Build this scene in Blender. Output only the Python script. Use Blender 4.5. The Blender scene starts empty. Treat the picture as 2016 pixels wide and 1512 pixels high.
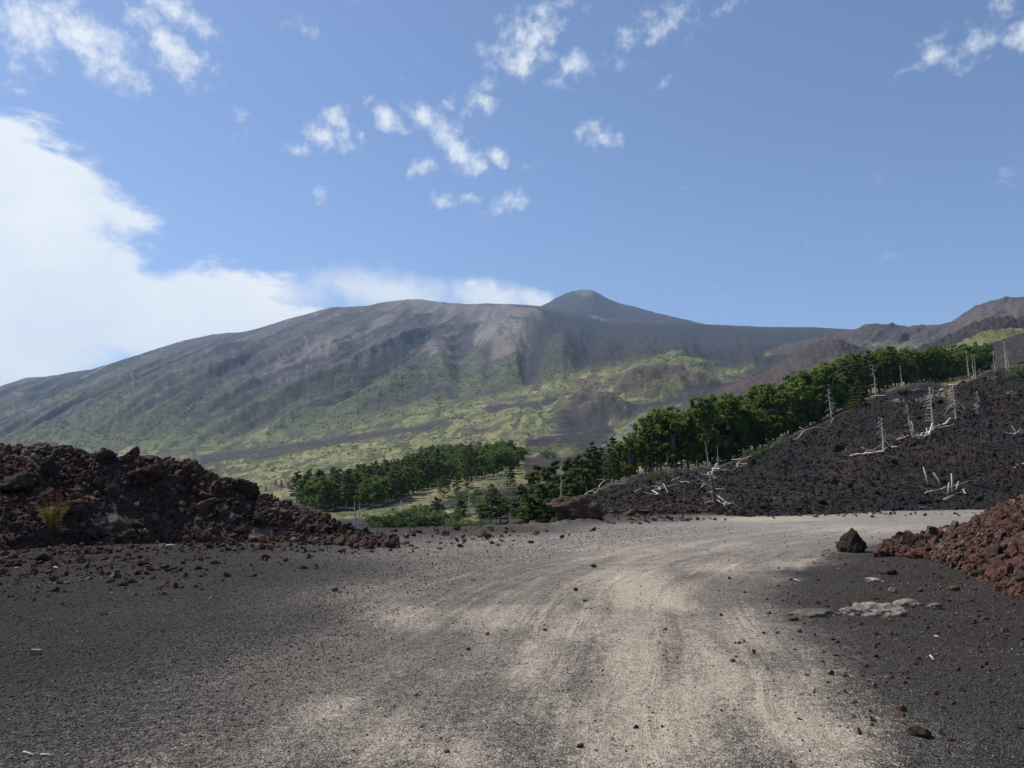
import bpy, bmesh, math, random
import numpy as np
from mathutils import Vector, Matrix, Euler
random.seed(7); rng = np.random.default_rng(7)
scene = bpy.context.scene
C = bpy.context.collection

# ------------------------------------------------------------------ camera
F = 1630.0; PITCH = math.atan(194.0 / F); CAMZ = 1.6
cd = bpy.data.cameras.new('camera'); cam = bpy.data.objects.new('camera', cd); C.objects.link(cam)
cd.sensor_width = 36; cd.lens = F / 2016 * 36; cd.clip_start = 0.1; cd.clip_end = 40000
cam.location = (0, 0, CAMZ); cam.rotation_euler = (math.pi / 2 + PITCH, 0, 0)
scene.camera = cam
cp, sp = math.cos(PITCH), math.sin(PITCH)

def P(px, py, Y):
    """world point seen at photo pixel (px, py) at forward distance Y (arrays ok)"""
    u = (np.asarray(px, float) - 1008) / F; v = (756 - np.asarray(py, float)) / F
    dy = cp - v * sp; dz = v * cp + sp
    Y = np.asarray(Y, float)
    return np.stack(np.broadcast_arrays(u / dy * Y, Y, CAMZ + dz / dy * Y), -1)
def proj(p):
    p = np.asarray(p, float); x, y, z = p[..., 0], p[..., 1], p[..., 2] - CAMZ
    d = np.maximum(y * cp + z * sp, 1e-3); w = -y * sp + z * cp
    return 1008 + F * x / d, 756 - F * w / d

# ------------------------------------------------------------------ sky, sun, exposure
SUN_AZ = math.radians(-60)      # measured from +Y, negative = left of the view
SUN_EL = math.radians(55)
sd = bpy.data.lights.new('sun', 'SUN'); sun = bpy.data.objects.new('sun', sd); C.objects.link(sun)
sd.energy = 5.0; sd.angle = math.radians(0.5); sd.color = (1.0, 0.93, 0.82)
sv = Vector((math.sin(SUN_AZ) * math.cos(SUN_EL), math.cos(SUN_AZ) * math.cos(SUN_EL), math.sin(SUN_EL)))
sun.rotation_euler = sv.to_track_quat('Z', 'Y').to_euler(); sun.location = (-30, 20, 60)
scene.view_settings.view_transform = 'Standard'; scene.view_settings.look = 'None'
scene.view_settings.gamma = 1; scene.view_settings.exposure = 0.0
scene.view_settings.use_curve_mapping = False
scene.cycles.max_bounces = 6; scene.cycles.volume_bounces = 1; scene.cycles.transparent_max_bounces = 8

class NT:
    def __init__(s, tree): s.t = tree; s.n = tree.nodes; s.l = tree.links
    def node(s, typ, **kw):
        n = s.n.new(typ)
        for k, v in kw.items(): setattr(n, k, v)
        return n
    def put(s, sock, val):
        if isinstance(val, bpy.types.NodeSocket): s.l.new(val, sock)
        elif val is not None: sock.default_value = val
    def math(s, op, a, b=None, c=None, clamp=False):
        n = s.node('ShaderNodeMath', operation=op, use_clamp=clamp)
        s.put(n.inputs[0], a)
        if b is not None: s.put(n.inputs[1], b)
        if c is not None: s.put(n.inputs[2], c)
        return n.outputs[0]
    def vmath(s, op, a, b=None):
        n = s.node('ShaderNodeVectorMath', operation=op)
        s.put(n.inputs[0], a)
        if b is not None: s.put(n.inputs[1], b)
        return n.outputs[0]
    def scale(s, a, f):
        n = s.node('ShaderNodeVectorMath', operation='SCALE'); s.put(n.inputs[0], a); s.put(n.inputs[3], f); return n.outputs[0]
    def noise(s, vec, sc, detail=4, rough=0.5, col=False, lac=2.0):
        n = s.node('ShaderNodeTexNoise'); s.put(n.inputs['Vector'], vec)
        n.inputs['Scale'].default_value = sc; n.inputs['Detail'].default_value = detail
        n.inputs['Roughness'].default_value = rough; n.inputs['Lacunarity'].default_value = lac
        return n.outputs[1 if col else 0]
    def voro(s, vec, sc, feat='F1', out='Distance'):
        n = s.node('ShaderNodeTexVoronoi', feature=feat); s.put(n.inputs['Vector'], vec); n.inputs['Scale'].default_value = sc
        return n.outputs[out]
    def mapr(s, v, a, b, c=0.0, d=1.0, smooth=False):
        n = s.node('ShaderNodeMapRange', interpolation_type='SMOOTHSTEP' if smooth else 'LINEAR')
        s.put(n.inputs[0], v)
        for i, q in enumerate((a, b, c, d)): s.put(n.inputs[i + 1], q)
        return n.outputs[0]
    def mix(s, f, a, b, blend='MIX'):
        n = s.node('ShaderNodeMix', data_type='RGBA', blend_type=blend)
        s.put(n.inputs[0], f)
        s.put(n.inputs[6], (*a, 1) if isinstance(a, tuple) and len(a) == 3 else a)
        s.put(n.inputs[7], (*b, 1) if isinstance(b, tuple) and len(b) == 3 else b)
        return n.outputs[2]
    def ramp(s, f, stops):
        n = s.node('ShaderNodeValToRGB'); s.put(n.inputs[0], f); e = n.color_ramp.elements
        while len(e) < len(stops): e.new(0.5)
        for el, (p, c) in zip(e, stops): el.position = p; el.color = (*c, 1)
        return n.outputs[0]
    def bump(s, h, strength, dist):
        n = s.node('ShaderNodeBump'); s.put(n.inputs['Height'], h)
        n.inputs['Strength'].default_value = strength; n.inputs['Distance'].default_value = dist
        return n.outputs[0]

world = bpy.data.worlds.new('World'); scene.world = world; world.use_nodes = True
W = NT(world.node_tree); W.n.clear()
sky = W.node('ShaderNodeTexSky', sky_type='NISHITA', sun_disc=False)
sky.sun_elevation = SUN_EL; sky.sun_rotation = SUN_AZ; sky.altitude = 1700
sky.air_density = 1.0; sky.dust_density = 1.7; sky.ozone_density = 1.6
bg = W.node('ShaderNodeBackground'); bg.inputs[1].default_value = 0.125
skyc = W.mix(1.0, sky.outputs[0], (0.95, 1.0, 1.11), 'MULTIPLY')
W.put(bg.inputs[0], skyc)
tc = W.node('ShaderNodeTexCoord'); sepn = W.node('ShaderNodeSeparateXYZ'); W.put(sepn.inputs[0], tc.outputs['Generated'])
AZ = W.math('ARCTAN2', sepn.outputs[0], sepn.outputs[1]); EL = W.math('ARCSINE', sepn.outputs[2])
cb = W.node('ShaderNodeCombineXYZ'); W.put(cb.inputs[0], AZ); W.put(cb.inputs[1], EL)
V0 = cb.outputs[0]
def azel(px, py):
    q = P(px, py, 1.0) - np.array([0, 0, CAMZ]); n = np.linalg.norm(q)
    return math.atan2(q[0], q[1]), math.asin(q[2] / n)
def blobs(lst, vec, grow=1.0):
    acc = None
    for b in lst:
        px, py, rx, ry, rot = b[:5]; wgt = b[5] if len(b) > 5 else 1.0
        a, e = azel(px, py); a1, e1 = azel(px + 20, py); a2, e2 = azel(px, py - 20)
        sx = abs(a1 - a) / 20; sy = abs(e2 - e) / 20
        m = W.node('ShaderNodeMapping', vector_type='TEXTURE'); W.put(m.inputs[0], vec)
        m.inputs['Location'].default_value = (a, e, 0); m.inputs['Rotation'].default_value = (0, 0, math.radians(rot))
        m.inputs['Scale'].default_value = (rx * sx * grow, ry * sy * grow, 1)
        g = W.node('ShaderNodeTexGradient', gradient_type='SPHERICAL'); W.put(g.inputs[0], m.outputs[0])
        o = g.outputs[1]
        if wgt != 1.0: o = W.math('MULTIPLY', o, wgt)
        acc = o if acc is None else W.math('MAXIMUM', acc, o)
    return acc
warp = W.vmath('SUBTRACT', W.noise(V0, 14, 5, 0.6, col=True), (0.5, 0.5, 0.5))
V1 = W.vmath('ADD', V0, W.scale(warp, 0.030))
puffs = [  # px, py, rx, ry, rotation, weight
 (150,60,150,62,-14),(60,50,120,90,0,.9),(180,105,150,48,-22),(235,150,100,22,-20,.7),(40,140,60,40,0,.6),(330,90,115,48,-38),(395,130,60,30,-20,.7),
 (350,28,110,38,-18,.95),(270,10,60,30,0,.5),(592,52,50,26,-8,.55),(40,185,28,14,0,.5),(290,172,26,16,0,.6),
 (658,228,34,32,0,.85),(640,272,60,34,-8,1),(592,290,46,22,8,.9),(714,265,26,18,-30,.6),(762,232,46,30,-28,1),(830,223,50,30,-12,1),(886,215,24,16,0,.7),
 (935,200,64,30,12,.7),(975,168,52,24,15,.7),(1035,118,62,46,20,.95),(1060,70,62,66,30,.85),(1020,60,50,60,0,.6),(1072,30,40,36,0,.7),(965,105,50,28,20,.6),(1133,130,40,36,20,.85),(1100,165,50,20,0,.35),(1100,10,70,26,0,.55),
 (882,275,36,44,10,1),(910,306,60,40,-25,1),(940,325,34,28,0,.9),(835,325,50,28,10,.65),(976,306,34,26,0,.95),(985,284,30,20,0,.5),
 (868,388,38,20,0,.85),(915,390,48,16,0,.75),(1003,395,44,30,20,.85),(625,385,24,24,0,.6),(1185,270,66,32,-18,.75),(1170,280,50,22,-20,.5),
 (1225,90,50,70,20,.5),(1320,30,110,60,10,.55),(1300,60,60,40,0,.5),(1430,12,80,26,8,.5),(1298,168,52,16,32,.6),(1143,205,18,12,0,.4),
 (1850,112,80,28,4,.75),(1950,88,120,40,18,.7),(2010,60,90,50,20,.7),(1772,142,52,14,22,.5),(1990,10,60,30,0,.6),(1870,70,90,40,0,.4)]
bA = blobs(puffs, V1, 1.32)
f1 = W.noise(V0, 42, 9, 0.62); f2 = W.noise(W.vmath('MULTIPLY', V0, (1, 1.6, 1)), 13, 6, 0.6)
dA = W.math('ADD', W.math('MULTIPLY', bA, 1.25), W.math('MULTIPLY', W.math('SUBTRACT', f1, 0.5), 2.6))
dA = W.mapr(dA, 0.25, 1.45, 0, 0.92, True)
dA = W.math('MULTIPLY', dA, W.mapr(bA, 0.02, 0.25, 0, 1, True))
# bank of cloud behind the left flank
V2 = W.vmath('ADD', V0, W.scale(W.vmath('SUBTRACT', W.noise(W.vmath('MULTIPLY', V0, (0.8, 2.6, 1)), 9, 8, 0.62, col=True), (0.5, 0.5, 0.5)), 0.085))
bank = [(-260,620,560,560,0,1.4),(40,560,330,330,-30,1.4),(-120,330,240,170,-35,1.3),(60,330,190,110,-40,1.2),(130,390,170,70,-14,1.1),(200,420,130,34,-10,1.0),(250,620,420,130,-10,1.25),(480,600,300,80,-8,1.0),
        (-700,450,600,600,0,1.4),(-1400,500,900,500,0,1.2)]
bB = blobs(bank, V2)
dB = W.math('ADD', bB, W.math('MULTIPLY', W.math('SUBTRACT', f2, 0.5), 1.3))
dB = W.mapr(dB, 0.16, 0.56, 0, 1, True)
soft = [(520,570,230,56,-6,.9),(760,572,260,60,-3,1.0),(700,545,200,50,0,.5),(960,580,130,46,-8,1.1),(1060,590,70,26,-14,1.2),(925,556,26,20,0,1.0),(968,560,26,22,0,1.0),(560,540,80,16,-4,.6)]
bC = blobs(soft, V1)
dC = W.math('ADD', W.math('MULTIPLY', bC, 1.1), W.math('MULTIPLY', W.math('SUBTRACT', f1, 0.5), 0.7))
dC = W.mapr(dC, 0.12, 1.0, 0, 0.85, True)
# generic broken cloud for the rest of the sky (behind the camera)
away = W.mapr(W.math('ABSOLUTE', AZ), 0.9, 1.4, 0, 1, True)
dD = W.math('MULTIPLY', W.mapr(W.noise(W.vmath('MULTIPLY', tc.outputs['Generated'], (1, 1, 3)), 3, 8, 0.6), 0.55, 0.8, 0, 0.8, True), away)
dens = W.math('MAXIMUM', W.math('MAXIMUM', dA, dB), W.math('MAXIMUM', dC, dD))
ccol = W.mix(W.mapr(W.noise(V2, 8, 6, 0.6), 0.3, 0.7), (0.79, 0.87, 0.96), (0.97, 0.99, 1.0))
bg2 = W.node('ShaderNodeBackground'); W.put(bg2.inputs[0], ccol); bg2.inputs[1].default_value = 1.0
mx = W.node('ShaderNodeMixShader'); W.put(mx.inputs[0], dens); W.l.new(bg.outputs[0], mx.inputs[1]); W.l.new(bg2.outputs[0], mx.inputs[2])
wo = W.node('ShaderNodeOutputWorld'); W.l.new(mx.outputs[0], wo.inputs[0])
world.cycles.sampling_method = 'MANUAL'; world.cycles.sample_map_resolution = 512

# ------------------------------------------------------------------ numpy noise
def _h(ix, iy, iz, s):
    h = (ix.astype(np.int64) * 374761393 + iy.astype(np.int64) * 668265263 + iz.astype(np.int64) * 1440662683 + s * 974711) & 0xffffffff
    h = ((h ^ (h >> 13)) * 1274126177) & 0xffffffff
    h = ((h ^ (h >> 16)) * 2246822519) & 0xffffffff
    return ((h ^ (h >> 15)) & 0xffffff) / float(0xffffff) * 2 - 1
def vn(x, y, z, s=0):
    x, y, z = np.broadcast_arrays(x, y, z)
    ix, iy, iz = np.floor(x), np.floor(y), np.floor(z)
    fx, fy, fz = x - ix, y - iy, z - iz
    fx = fx * fx * fx * (fx * (fx * 6 - 15) + 10); fy = fy * fy * fy * (fy * (fy * 6 - 15) + 10); fz = fz * fz * (3 - 2 * fz)
    r = 0
    for a in (0, 1):
        for b in (0, 1):
            for c in (0, 1):
                w = (fx if a else 1 - fx) * (fy if b else 1 - fy) * (fz if c else 1 - fz)
                r = r + w * _h(ix + a, iy + b, iz + c, s)
    return r
def fbm(x, y, z=0.0, o=5, s=0, g=0.5):
    r = 0; a = 1; t = 0
    x = np.asarray(x, float); y = np.asarray(y, float); z = np.asarray(z, float)
    for i in range(o):
        r = r + a * vn(x, y, z, s + i); t += a; a *= g
        x, y = (x * 0.8 - y * 0.6) * 2.03 + 5.2, (x * 0.6 + y * 0.8) * 2.03 - 3.1; z = z * 2.03 + 1.7
    return r / t
def ridged(x, y, z=0.0, o=5, s=0, g=0.5):
    r = 0; a = 1; t = 0
    x = np.asarray(x, float); y = np.asarray(y, float); z = np.asarray(z, float)
    for i in range(o):
        r = r + a * (1 - 2 * np.abs(vn(x, y, z, s + i))); t += a; a *= g
        x, y = (x * 0.8 - y * 0.6) * 2.03 + 5.2, (x * 0.6 + y * 0.8) * 2.03 - 3.1; z = z * 2.03 + 1.7
    return r / t
def rstreak(q, p, o=5, s=0, g=.55):
    r = 0; a = 1; t = 0
    for i in range(o):
        r = r + a * (1 - 2 * np.abs(vn(q, p, 0.0, s + i))); t += a; a *= g; q = q * 2.03 + 5.3; p = p * 1.35 + 2.1
    return r / t
def sst(a, b, x):
    t = np.clip((x - a) / (b - a), 0, 1); return t * t * (3 - 2 * t)
def ell(px, py, cx, cy, rx, ry, rot=0.0):
    c, s = math.cos(math.radians(rot)), math.sin(math.radians(rot)); dx, dy = px - cx, py - cy
    a = (dx * c - dy * s) / rx; b = (dx * s + dy * c) / ry
    return np.exp(-(a * a + b * b))
def pdist(px, py, pts):
    d = np.full(np.shape(px), 1e9); side = np.zeros(np.shape(px)); arc = np.zeros(np.shape(px)); acc = 0
    for (x0, y0), (x1, y1) in zip(pts[:-1], pts[1:]):
        vx, vy = x1 - x0, y1 - y0; L2 = vx * vx + vy * vy; L = math.sqrt(L2)
        t = np.clip(((px - x0) * vx + (py - y0) * vy) / L2, 0, 1)
        ex, ey = px - x0 - t * vx, py - y0 - t * vy; q = np.hypot(ex, ey)
        m = q < d; d = np.where(m, q, d); side = np.where(m, np.sign(vx * ey - vy * ex), side); arc = np.where(m, acc + t * L, arc); acc += L
    return d, side, arc
def inpoly(px, py, pts):
    r = np.zeros(np.shape(px), bool); n = len(pts)
    for i in range(n):
        x0, y0 = pts[i]; x1, y1 = pts[(i + 1) % n]
        c = ((y0 > py) != (y1 > py)) & (px < (x1 - x0) * (py - y0) / ((y1 - y0) or 1e-9) + x0)
        r ^= c
    return r
def spoly(px, py, pts, w):
    d, _, _ = pdist(px, py, list(pts) + [pts[0]]); ins = inpoly(px, py, pts)
    return sst(-w, w, np.where(ins, d, -d))

# ------------------------------------------------------------------ mesh helpers
def mesh_np(name, V, Fq, mat, col=None, smooth=True, extra=None):
    me = bpy.data.meshes.new(name); V = np.asarray(V, np.float32); Fq = np.asarray(Fq, np.int32); k = Fq.shape[1]
    me.vertices.add(len(V)); me.vertices.foreach_set('co', V.ravel())
    me.loops.add(Fq.size); me.loops.foreach_set('vertex_index', Fq.ravel())
    me.polygons.add(len(Fq)); me.polygons.foreach_set('loop_start', np.arange(0, Fq.size, k, dtype=np.int32))
    me.polygons.foreach_set('loop_total', np.full(len(Fq), k, np.int32))
    me.update(calc_edges=True); me.validate()
    if smooth: me.polygons.foreach_set('use_smooth', np.ones(len(me.polygons), bool))
    if col is not None:
        a = me.attributes.new('Col', 'FLOAT_COLOR', 'POINT')
        a.data.foreach_set('color', np.concatenate([col, np.ones((len(col), 1))], 1).astype(np.float32).ravel())
    for kx, v in (extra or {}).items():
        a = me.attributes.new(kx, 'FLOAT', 'POINT'); a.data.foreach_set('value', np.asarray(v, np.float32).ravel())
    if mat: me.materials.append(mat)
    return me
def link(name, me, parent=None, loc=None, rot=None, scl=None):
    o = bpy.data.objects.new(name, me); C.objects.link(o)
    if parent: o.parent = parent
    if loc is not None: o.location = loc
    if rot is not None: o.rotation_euler = rot
    if scl is not None: o.scale = scl if hasattr(scl, '__len__') else (scl,) * 3
    return o
def tag(o, label=None, cat=None, group=None, kind=None):
    if label: o['label'] = label
    if cat: o['category'] = cat
    if group: o['group'] = group
    if kind: o['kind'] = kind
    return o
def grid_faces(nr, nc):
    i = np.arange(nr * nc).reshape(nr, nc)
    return np.stack([i[:-1, :-1], i[:-1, 1:], i[1:, 1:], i[1:, :-1]], -1).reshape(-1, 4)

class Patch: pass
PATCH = {}
def fan(name, rows, cols, subs, disp=None, colour=None, mat=None, kind='structure', extra=None, **tg):
    """rows: near to far; each a list of (px, py, Y); cols: px samples; subs: steps between rows"""
    cols = np.asarray(cols, float); R = []
    for row in rows:
        a = np.array(row, float)
        R.append(P(cols, np.interp(cols, a[:, 0], a[:, 1]), np.interp(cols, a[:, 0], a[:, 2])))
    R = np.array(R); out = []; n = len(R)
    for i in range(n - 1):
        p0, p1, p2, p3 = R[max(i - 1, 0)], R[i], R[i + 1], R[min(i + 2, n - 1)]
        d = np.linalg.norm(p2 - p1, axis=-1, keepdims=True)
        m1 = (p2 - p0) / np.maximum(np.linalg.norm(p2 - p0, axis=-1, keepdims=True), 1e-6) * d * (1 if i else 1)
        m2 = (p3 - p1) / np.maximum(np.linalg.norm(p3 - p1, axis=-1, keepdims=True), 1e-6) * d
        k = subs[i] if hasattr(subs, '__len__') else subs
        for t in np.linspace(0, 1, k, endpoint=(i == n - 2)):
            h = ((2*t**3-3*t**2+1), (t**3-2*t**2+t), (-2*t**3+3*t**2), (t**3-t**2))
            out.append(h[0]*p1 + h[1]*m1 + h[2]*p2 + h[3]*m2)
    G = np.array(out); px, py = proj(G)
    row_t = np.concatenate([np.linspace(i, i + 1, (subs[i] if hasattr(subs, '__len__') else subs), endpoint=(i == n - 2)) for i in range(n - 1)])
    RT = np.repeat(row_t[:, None], G.shape[1], 1)
    if disp is not None:
        D = disp(G, px, py, RT)
        if D.ndim == 3: G = G + D
        else: G[..., 2] += D
    col = colour(G, px, py, RT) if colour else None
    nr, nc = G.shape[:2]
    p = Patch(); p.G = G; p.rt = RT; p.px, p.py = proj(G); p.col = col; PATCH[name] = p
    me = mesh_np(name, G.reshape(-1, 3), grid_faces(nr, nc), mat, None if col is None else col.reshape(-1, 3),
                 extra={k: f(G, px, py, RT) for k, f in (extra or {}).items()})
    o = link(name, me); tag(o, kind=kind, **tg); p.o = o
    return p
def locate(p, px, py, tol=5):
    d = np.hypot(p.px - px, p.py - py)
    m = d < max(tol, d.min() + 1.0)
    Yv = np.where(m, p.G[..., 1] + d * 0.2, 1e9); i = np.unravel_index(np.argmin(Yv), Yv.shape)
    return Vector(p.G[i])
def on_patch(p, n, wfun=None):
    """n random points on a patch's surface, with their colours"""
    G = p.G; a = np.linalg.norm(np.cross(G[1:, :-1] - G[:-1, :-1], G[:-1, 1:] - G[:-1, :-1]), axis=-1)
    if wfun is not None: a = a * wfun(p.px[:-1, :-1], p.py[:-1, :-1], G[:-1, :-1])
    a = a.ravel() / a.sum(); k = rng.choice(len(a), n, p=a); r, c = np.unravel_index(k, (G.shape[0] - 1, G.shape[1] - 1))
    u, v = rng.random((2, n, 1))
    return (G[r, c] * (1-u) * (1-v) + G[r, c+1] * u * (1-v) + G[r+1, c] * (1-u) * v + G[r+1, c+1] * u * v)

# ------------------------------------------------------------------ materials
def mat(name):
    m = bpy.data.materials.new(name); m.use_nodes = True; t = NT(m.node_tree); b = t.n['Principled BSDF']
    b.inputs['Roughness'].default_value = 0.95; b.inputs['Specular IOR Level'].default_value = 0.15
    return m, t, b
def attr(t, n): a = t.node('ShaderNodeAttribute', attribute_name=n); return a
def terrain_mat(name, fine, amp=0.35, bump=0.6, bdist=1.0, fine2=None):
    m, t, b = mat(name); g = t.node('ShaderNodeNewGeometry').outputs['Position']
    n1 = t.noise(g, fine, 8, 0.65); n2 = t.noise(g, fine2 or fine * 7, 5, 0.7)
    k = t.math('ADD', t.mapr(n1, 0.3, 0.7, 1 - amp, 1 + amp), t.mapr(n2, 0.35, 0.65, -amp * .7, amp * .7))
    c = t.mix(1.0, attr(t, 'Col').outputs['Color'], t.ramp(0.5, [(0, (1, 1, 1)), (1, (1, 1, 1))]), 'MULTIPLY')
    t.put(b.inputs['Base Color'], t.scale(c, k))
    h = t.math('ADD', n1, t.math('MULTIPLY', n2, 0.35))
    t.put(b.inputs['Normal'], t.bump(h, bump, bdist))
    return m
M_mount = terrain_mat('mountain_slope', 0.03, 0.30, 0.8, 10, 0.12)
M_hill = terrain_mat('cinder_hill', 0.03, 0.25, 0.8, 5, 0.25)
M_lava = terrain_mat('aa_lava', 0.6, 0.45, 1.0, 0.5, 4.0)
M_floor = terrain_mat('forest_floor', 0.3, 0.4, 0.7, 0.4, 2.0)

def rock_mat(name, stops, fine=9, rough_b=1.0, bd=0.03, lichen=None, wsc=.6, rw=.45):
    m, t, b = mat(name); oi = t.node('ShaderNodeObjectInfo'); co = t.node('ShaderNodeTexCoord').outputs['Object']
    g = t.node('ShaderNodeNewGeometry').outputs['Position']
    n = t.noise(co, 2.2, 6, 0.65); wn = t.noise(g, wsc, 4, 0.6); f = t.math('ADD', t.math('ADD', t.math('MULTIPLY', oi.outputs['Random'], rw), t.mapr(n, 0.3, 0.7, -0.16, 0.30)), t.mapr(wn, 0.32, 0.68, -.1, 0.45), clamp=True)
    c = t.ramp(f, stops)
    v = t.voro(g, fine * 2.2); n2 = t.noise(g, fine, 6, 0.7)
    c = t.scale(c, t.math('ADD', t.mapr(n2, 0.3, 0.7, 0.55, 1.3), t.mapr(v, 0.0, 0.5, -0.12, 0.12)))
    if lichen:
        c = t.mix(t.mapr(t.noise(g, fine * .35, 6, 0.7), 0.56, 0.64, 0, 0.75), c, lichen)
    t.put(b.inputs['Base Color'], c)
    h = t.math('ADD', n2, t.math('MULTIPLY', v, 0.5))
    t.put(b.inputs['Normal'], t.bump(h, rough_b, bd))
    return m
M_rbrown = rock_mat('brown_lava_rock', [(0, (.026, .021, .018)), (.3, (.048, .032, .026)), (.58, (.100, .055, .040)), (.78, (.068, .047, .038)), (.92, (.105, .080, .066)), (1, (.23, .19, .16))], 9, rw=.6)
M_rred = rock_mat('red_lava_rock', [(0, (.030, .022, .020)), (.3, (.060, .036, .030)), (.55, (.128, .058, .040)), (.75, (.075, .050, .043)), (.92, (.11, .085, .070)), (1, (.21, .18, .14))], 11, wsc=1.6, rw=.62)
M_rblack = rock_mat('black_lava_rock', [(0, (.013, .012, .012)), (.6, (.021, .018, .017)), (.85, (.027, .022, .020)), (1, (.036, .026, .023))], 5, bd=.06, wsc=.09)
M_rdark = rock_mat('dark_basalt', [(0, (.024, .019, .014)), (.6, (.044, .034, .025)), (1, (.09, .070, .046))], 13, bd=.03, lichen=None)
M_rgrey = rock_mat('grey_rock', [(0, (.060, .050, .040)), (.5, (.125, .108, .088)), (1, (.26, .222, .175))], 8, bd=.03)
M_rpale = rock_mat('pale_ash_rock', [(0, (.15, .125, .10)), (.5, (.25, .215, .18)), (1, (.42, .37, .315))], 12, bd=.02, lichen=(.10, .075, .06))
M_peb = rock_mat('pebble', [(0, (.03, .027, .023)), (.45, (.085, .075, .064)), (.75, (.15, .135, .12)), (.92, (.26, .235, .20)), (1, (.45, .43, .40))], 30, bd=.004)
M_pebtan = rock_mat('tan_pebble', [(0, (.05, .042, .038)), (.5, (.16, .14, .12)), (1, (.42, .37, .30))], 30, bd=.004)
def simple(name, c, rough=0.8, var=0.25, sc=8, spec=0.2, bd=0.0):
    m, t, b = mat(name); b.inputs['Roughness'].default_value = rough; b.inputs['Specular IOR Level'].default_value = spec
    co = t.node('ShaderNodeTexCoord').outputs['Object']; n = t.noise(co, sc, 5, 0.6); oi = t.node('ShaderNodeObjectInfo')
    k = t.math('ADD', t.mapr(n, 0.3, 0.7, 1 - var, 1 + var), t.mapr(oi.outputs['Random'], 0, 1, -var * .5, var * .5))
    rgb = t.node('ShaderNodeRGB'); rgb.outputs[0].default_value = (*c, 1)
    t.put(b.inputs['Base Color'], t.scale(rgb.outputs[0], k))
    if bd: t.put(b.inputs['Normal'], t.bump(n, 0.6, bd))
    return m
M_dead = simple('bleached_wood', (.54, .485, .39), .85, .35, 4, bd=.02)
M_deadbark = simple('weathered_bark', (.13, .085, .065), .9, .4, 5, bd=.03)
M_trunk = simple('grey_bark', (.17, .15, .125), .9, .35, 3, bd=.03)
M_white = simple('white_paint', (.8, .8, .8), .4, .03)
M_blackm = simple('black_rubber', (.02, .02, .02), .7, .1)
M_glass = simple('dark_glass', (.03, .035, .04), .1, .05, spec=.6)
def leaf_mat(name, a, b_, c_, trans=0.3):
    m, t, b = mat(name); g = t.node('ShaderNodeNewGeometry'); oi = t.node('ShaderNodeObjectInfo')
    f = t.math('ADD', t.math('MULTIPLY', g.outputs['Random Per Island'], 0.55), t.math('MULTIPLY', oi.outputs['Random'], 0.45))
    col = t.ramp(f, [(0, a), (.5, b_), (1, c_)])
    t.put(b.inputs['Base Color'], col); b.inputs['Roughness'].default_value = 0.65
    tr = t.node('ShaderNodeBsdfTranslucent'); t.put(tr.inputs[0], t.scale(col, 1.5))
    mxs = t.node('ShaderNodeMixShader'); mxs.inputs[0].default_value = trans
    t.l.new(b.outputs[0], mxs.inputs[1]); t.l.new(tr.outputs[0], mxs.inputs[2]); t.l.new(mxs.outputs[0], t.n['Material Output'].inputs[0])
    return m
M_beech = leaf_mat('beech_leaf', (.066, .098, .022), (.108, .160, .034), (.175, .225, .058), .52)
M_pine = leaf_mat('pine_needle', (.050, .070, .020), (.080, .108, .032), (.125, .150, .048), .45)
M_shrub = leaf_mat('shrub_leaf', (.045, .075, .02), (.075, .12, .034), (.12, .165, .055), .3)
M_yel = leaf_mat('yellow_leaf', (.12, .13, .03), (.24, .24, .06), (.40, .36, .10), .3)
M_rust = leaf_mat('rusty_flower', (.12, .045, .02), (.20, .08, .035), (.28, .14, .06), .3)

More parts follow.
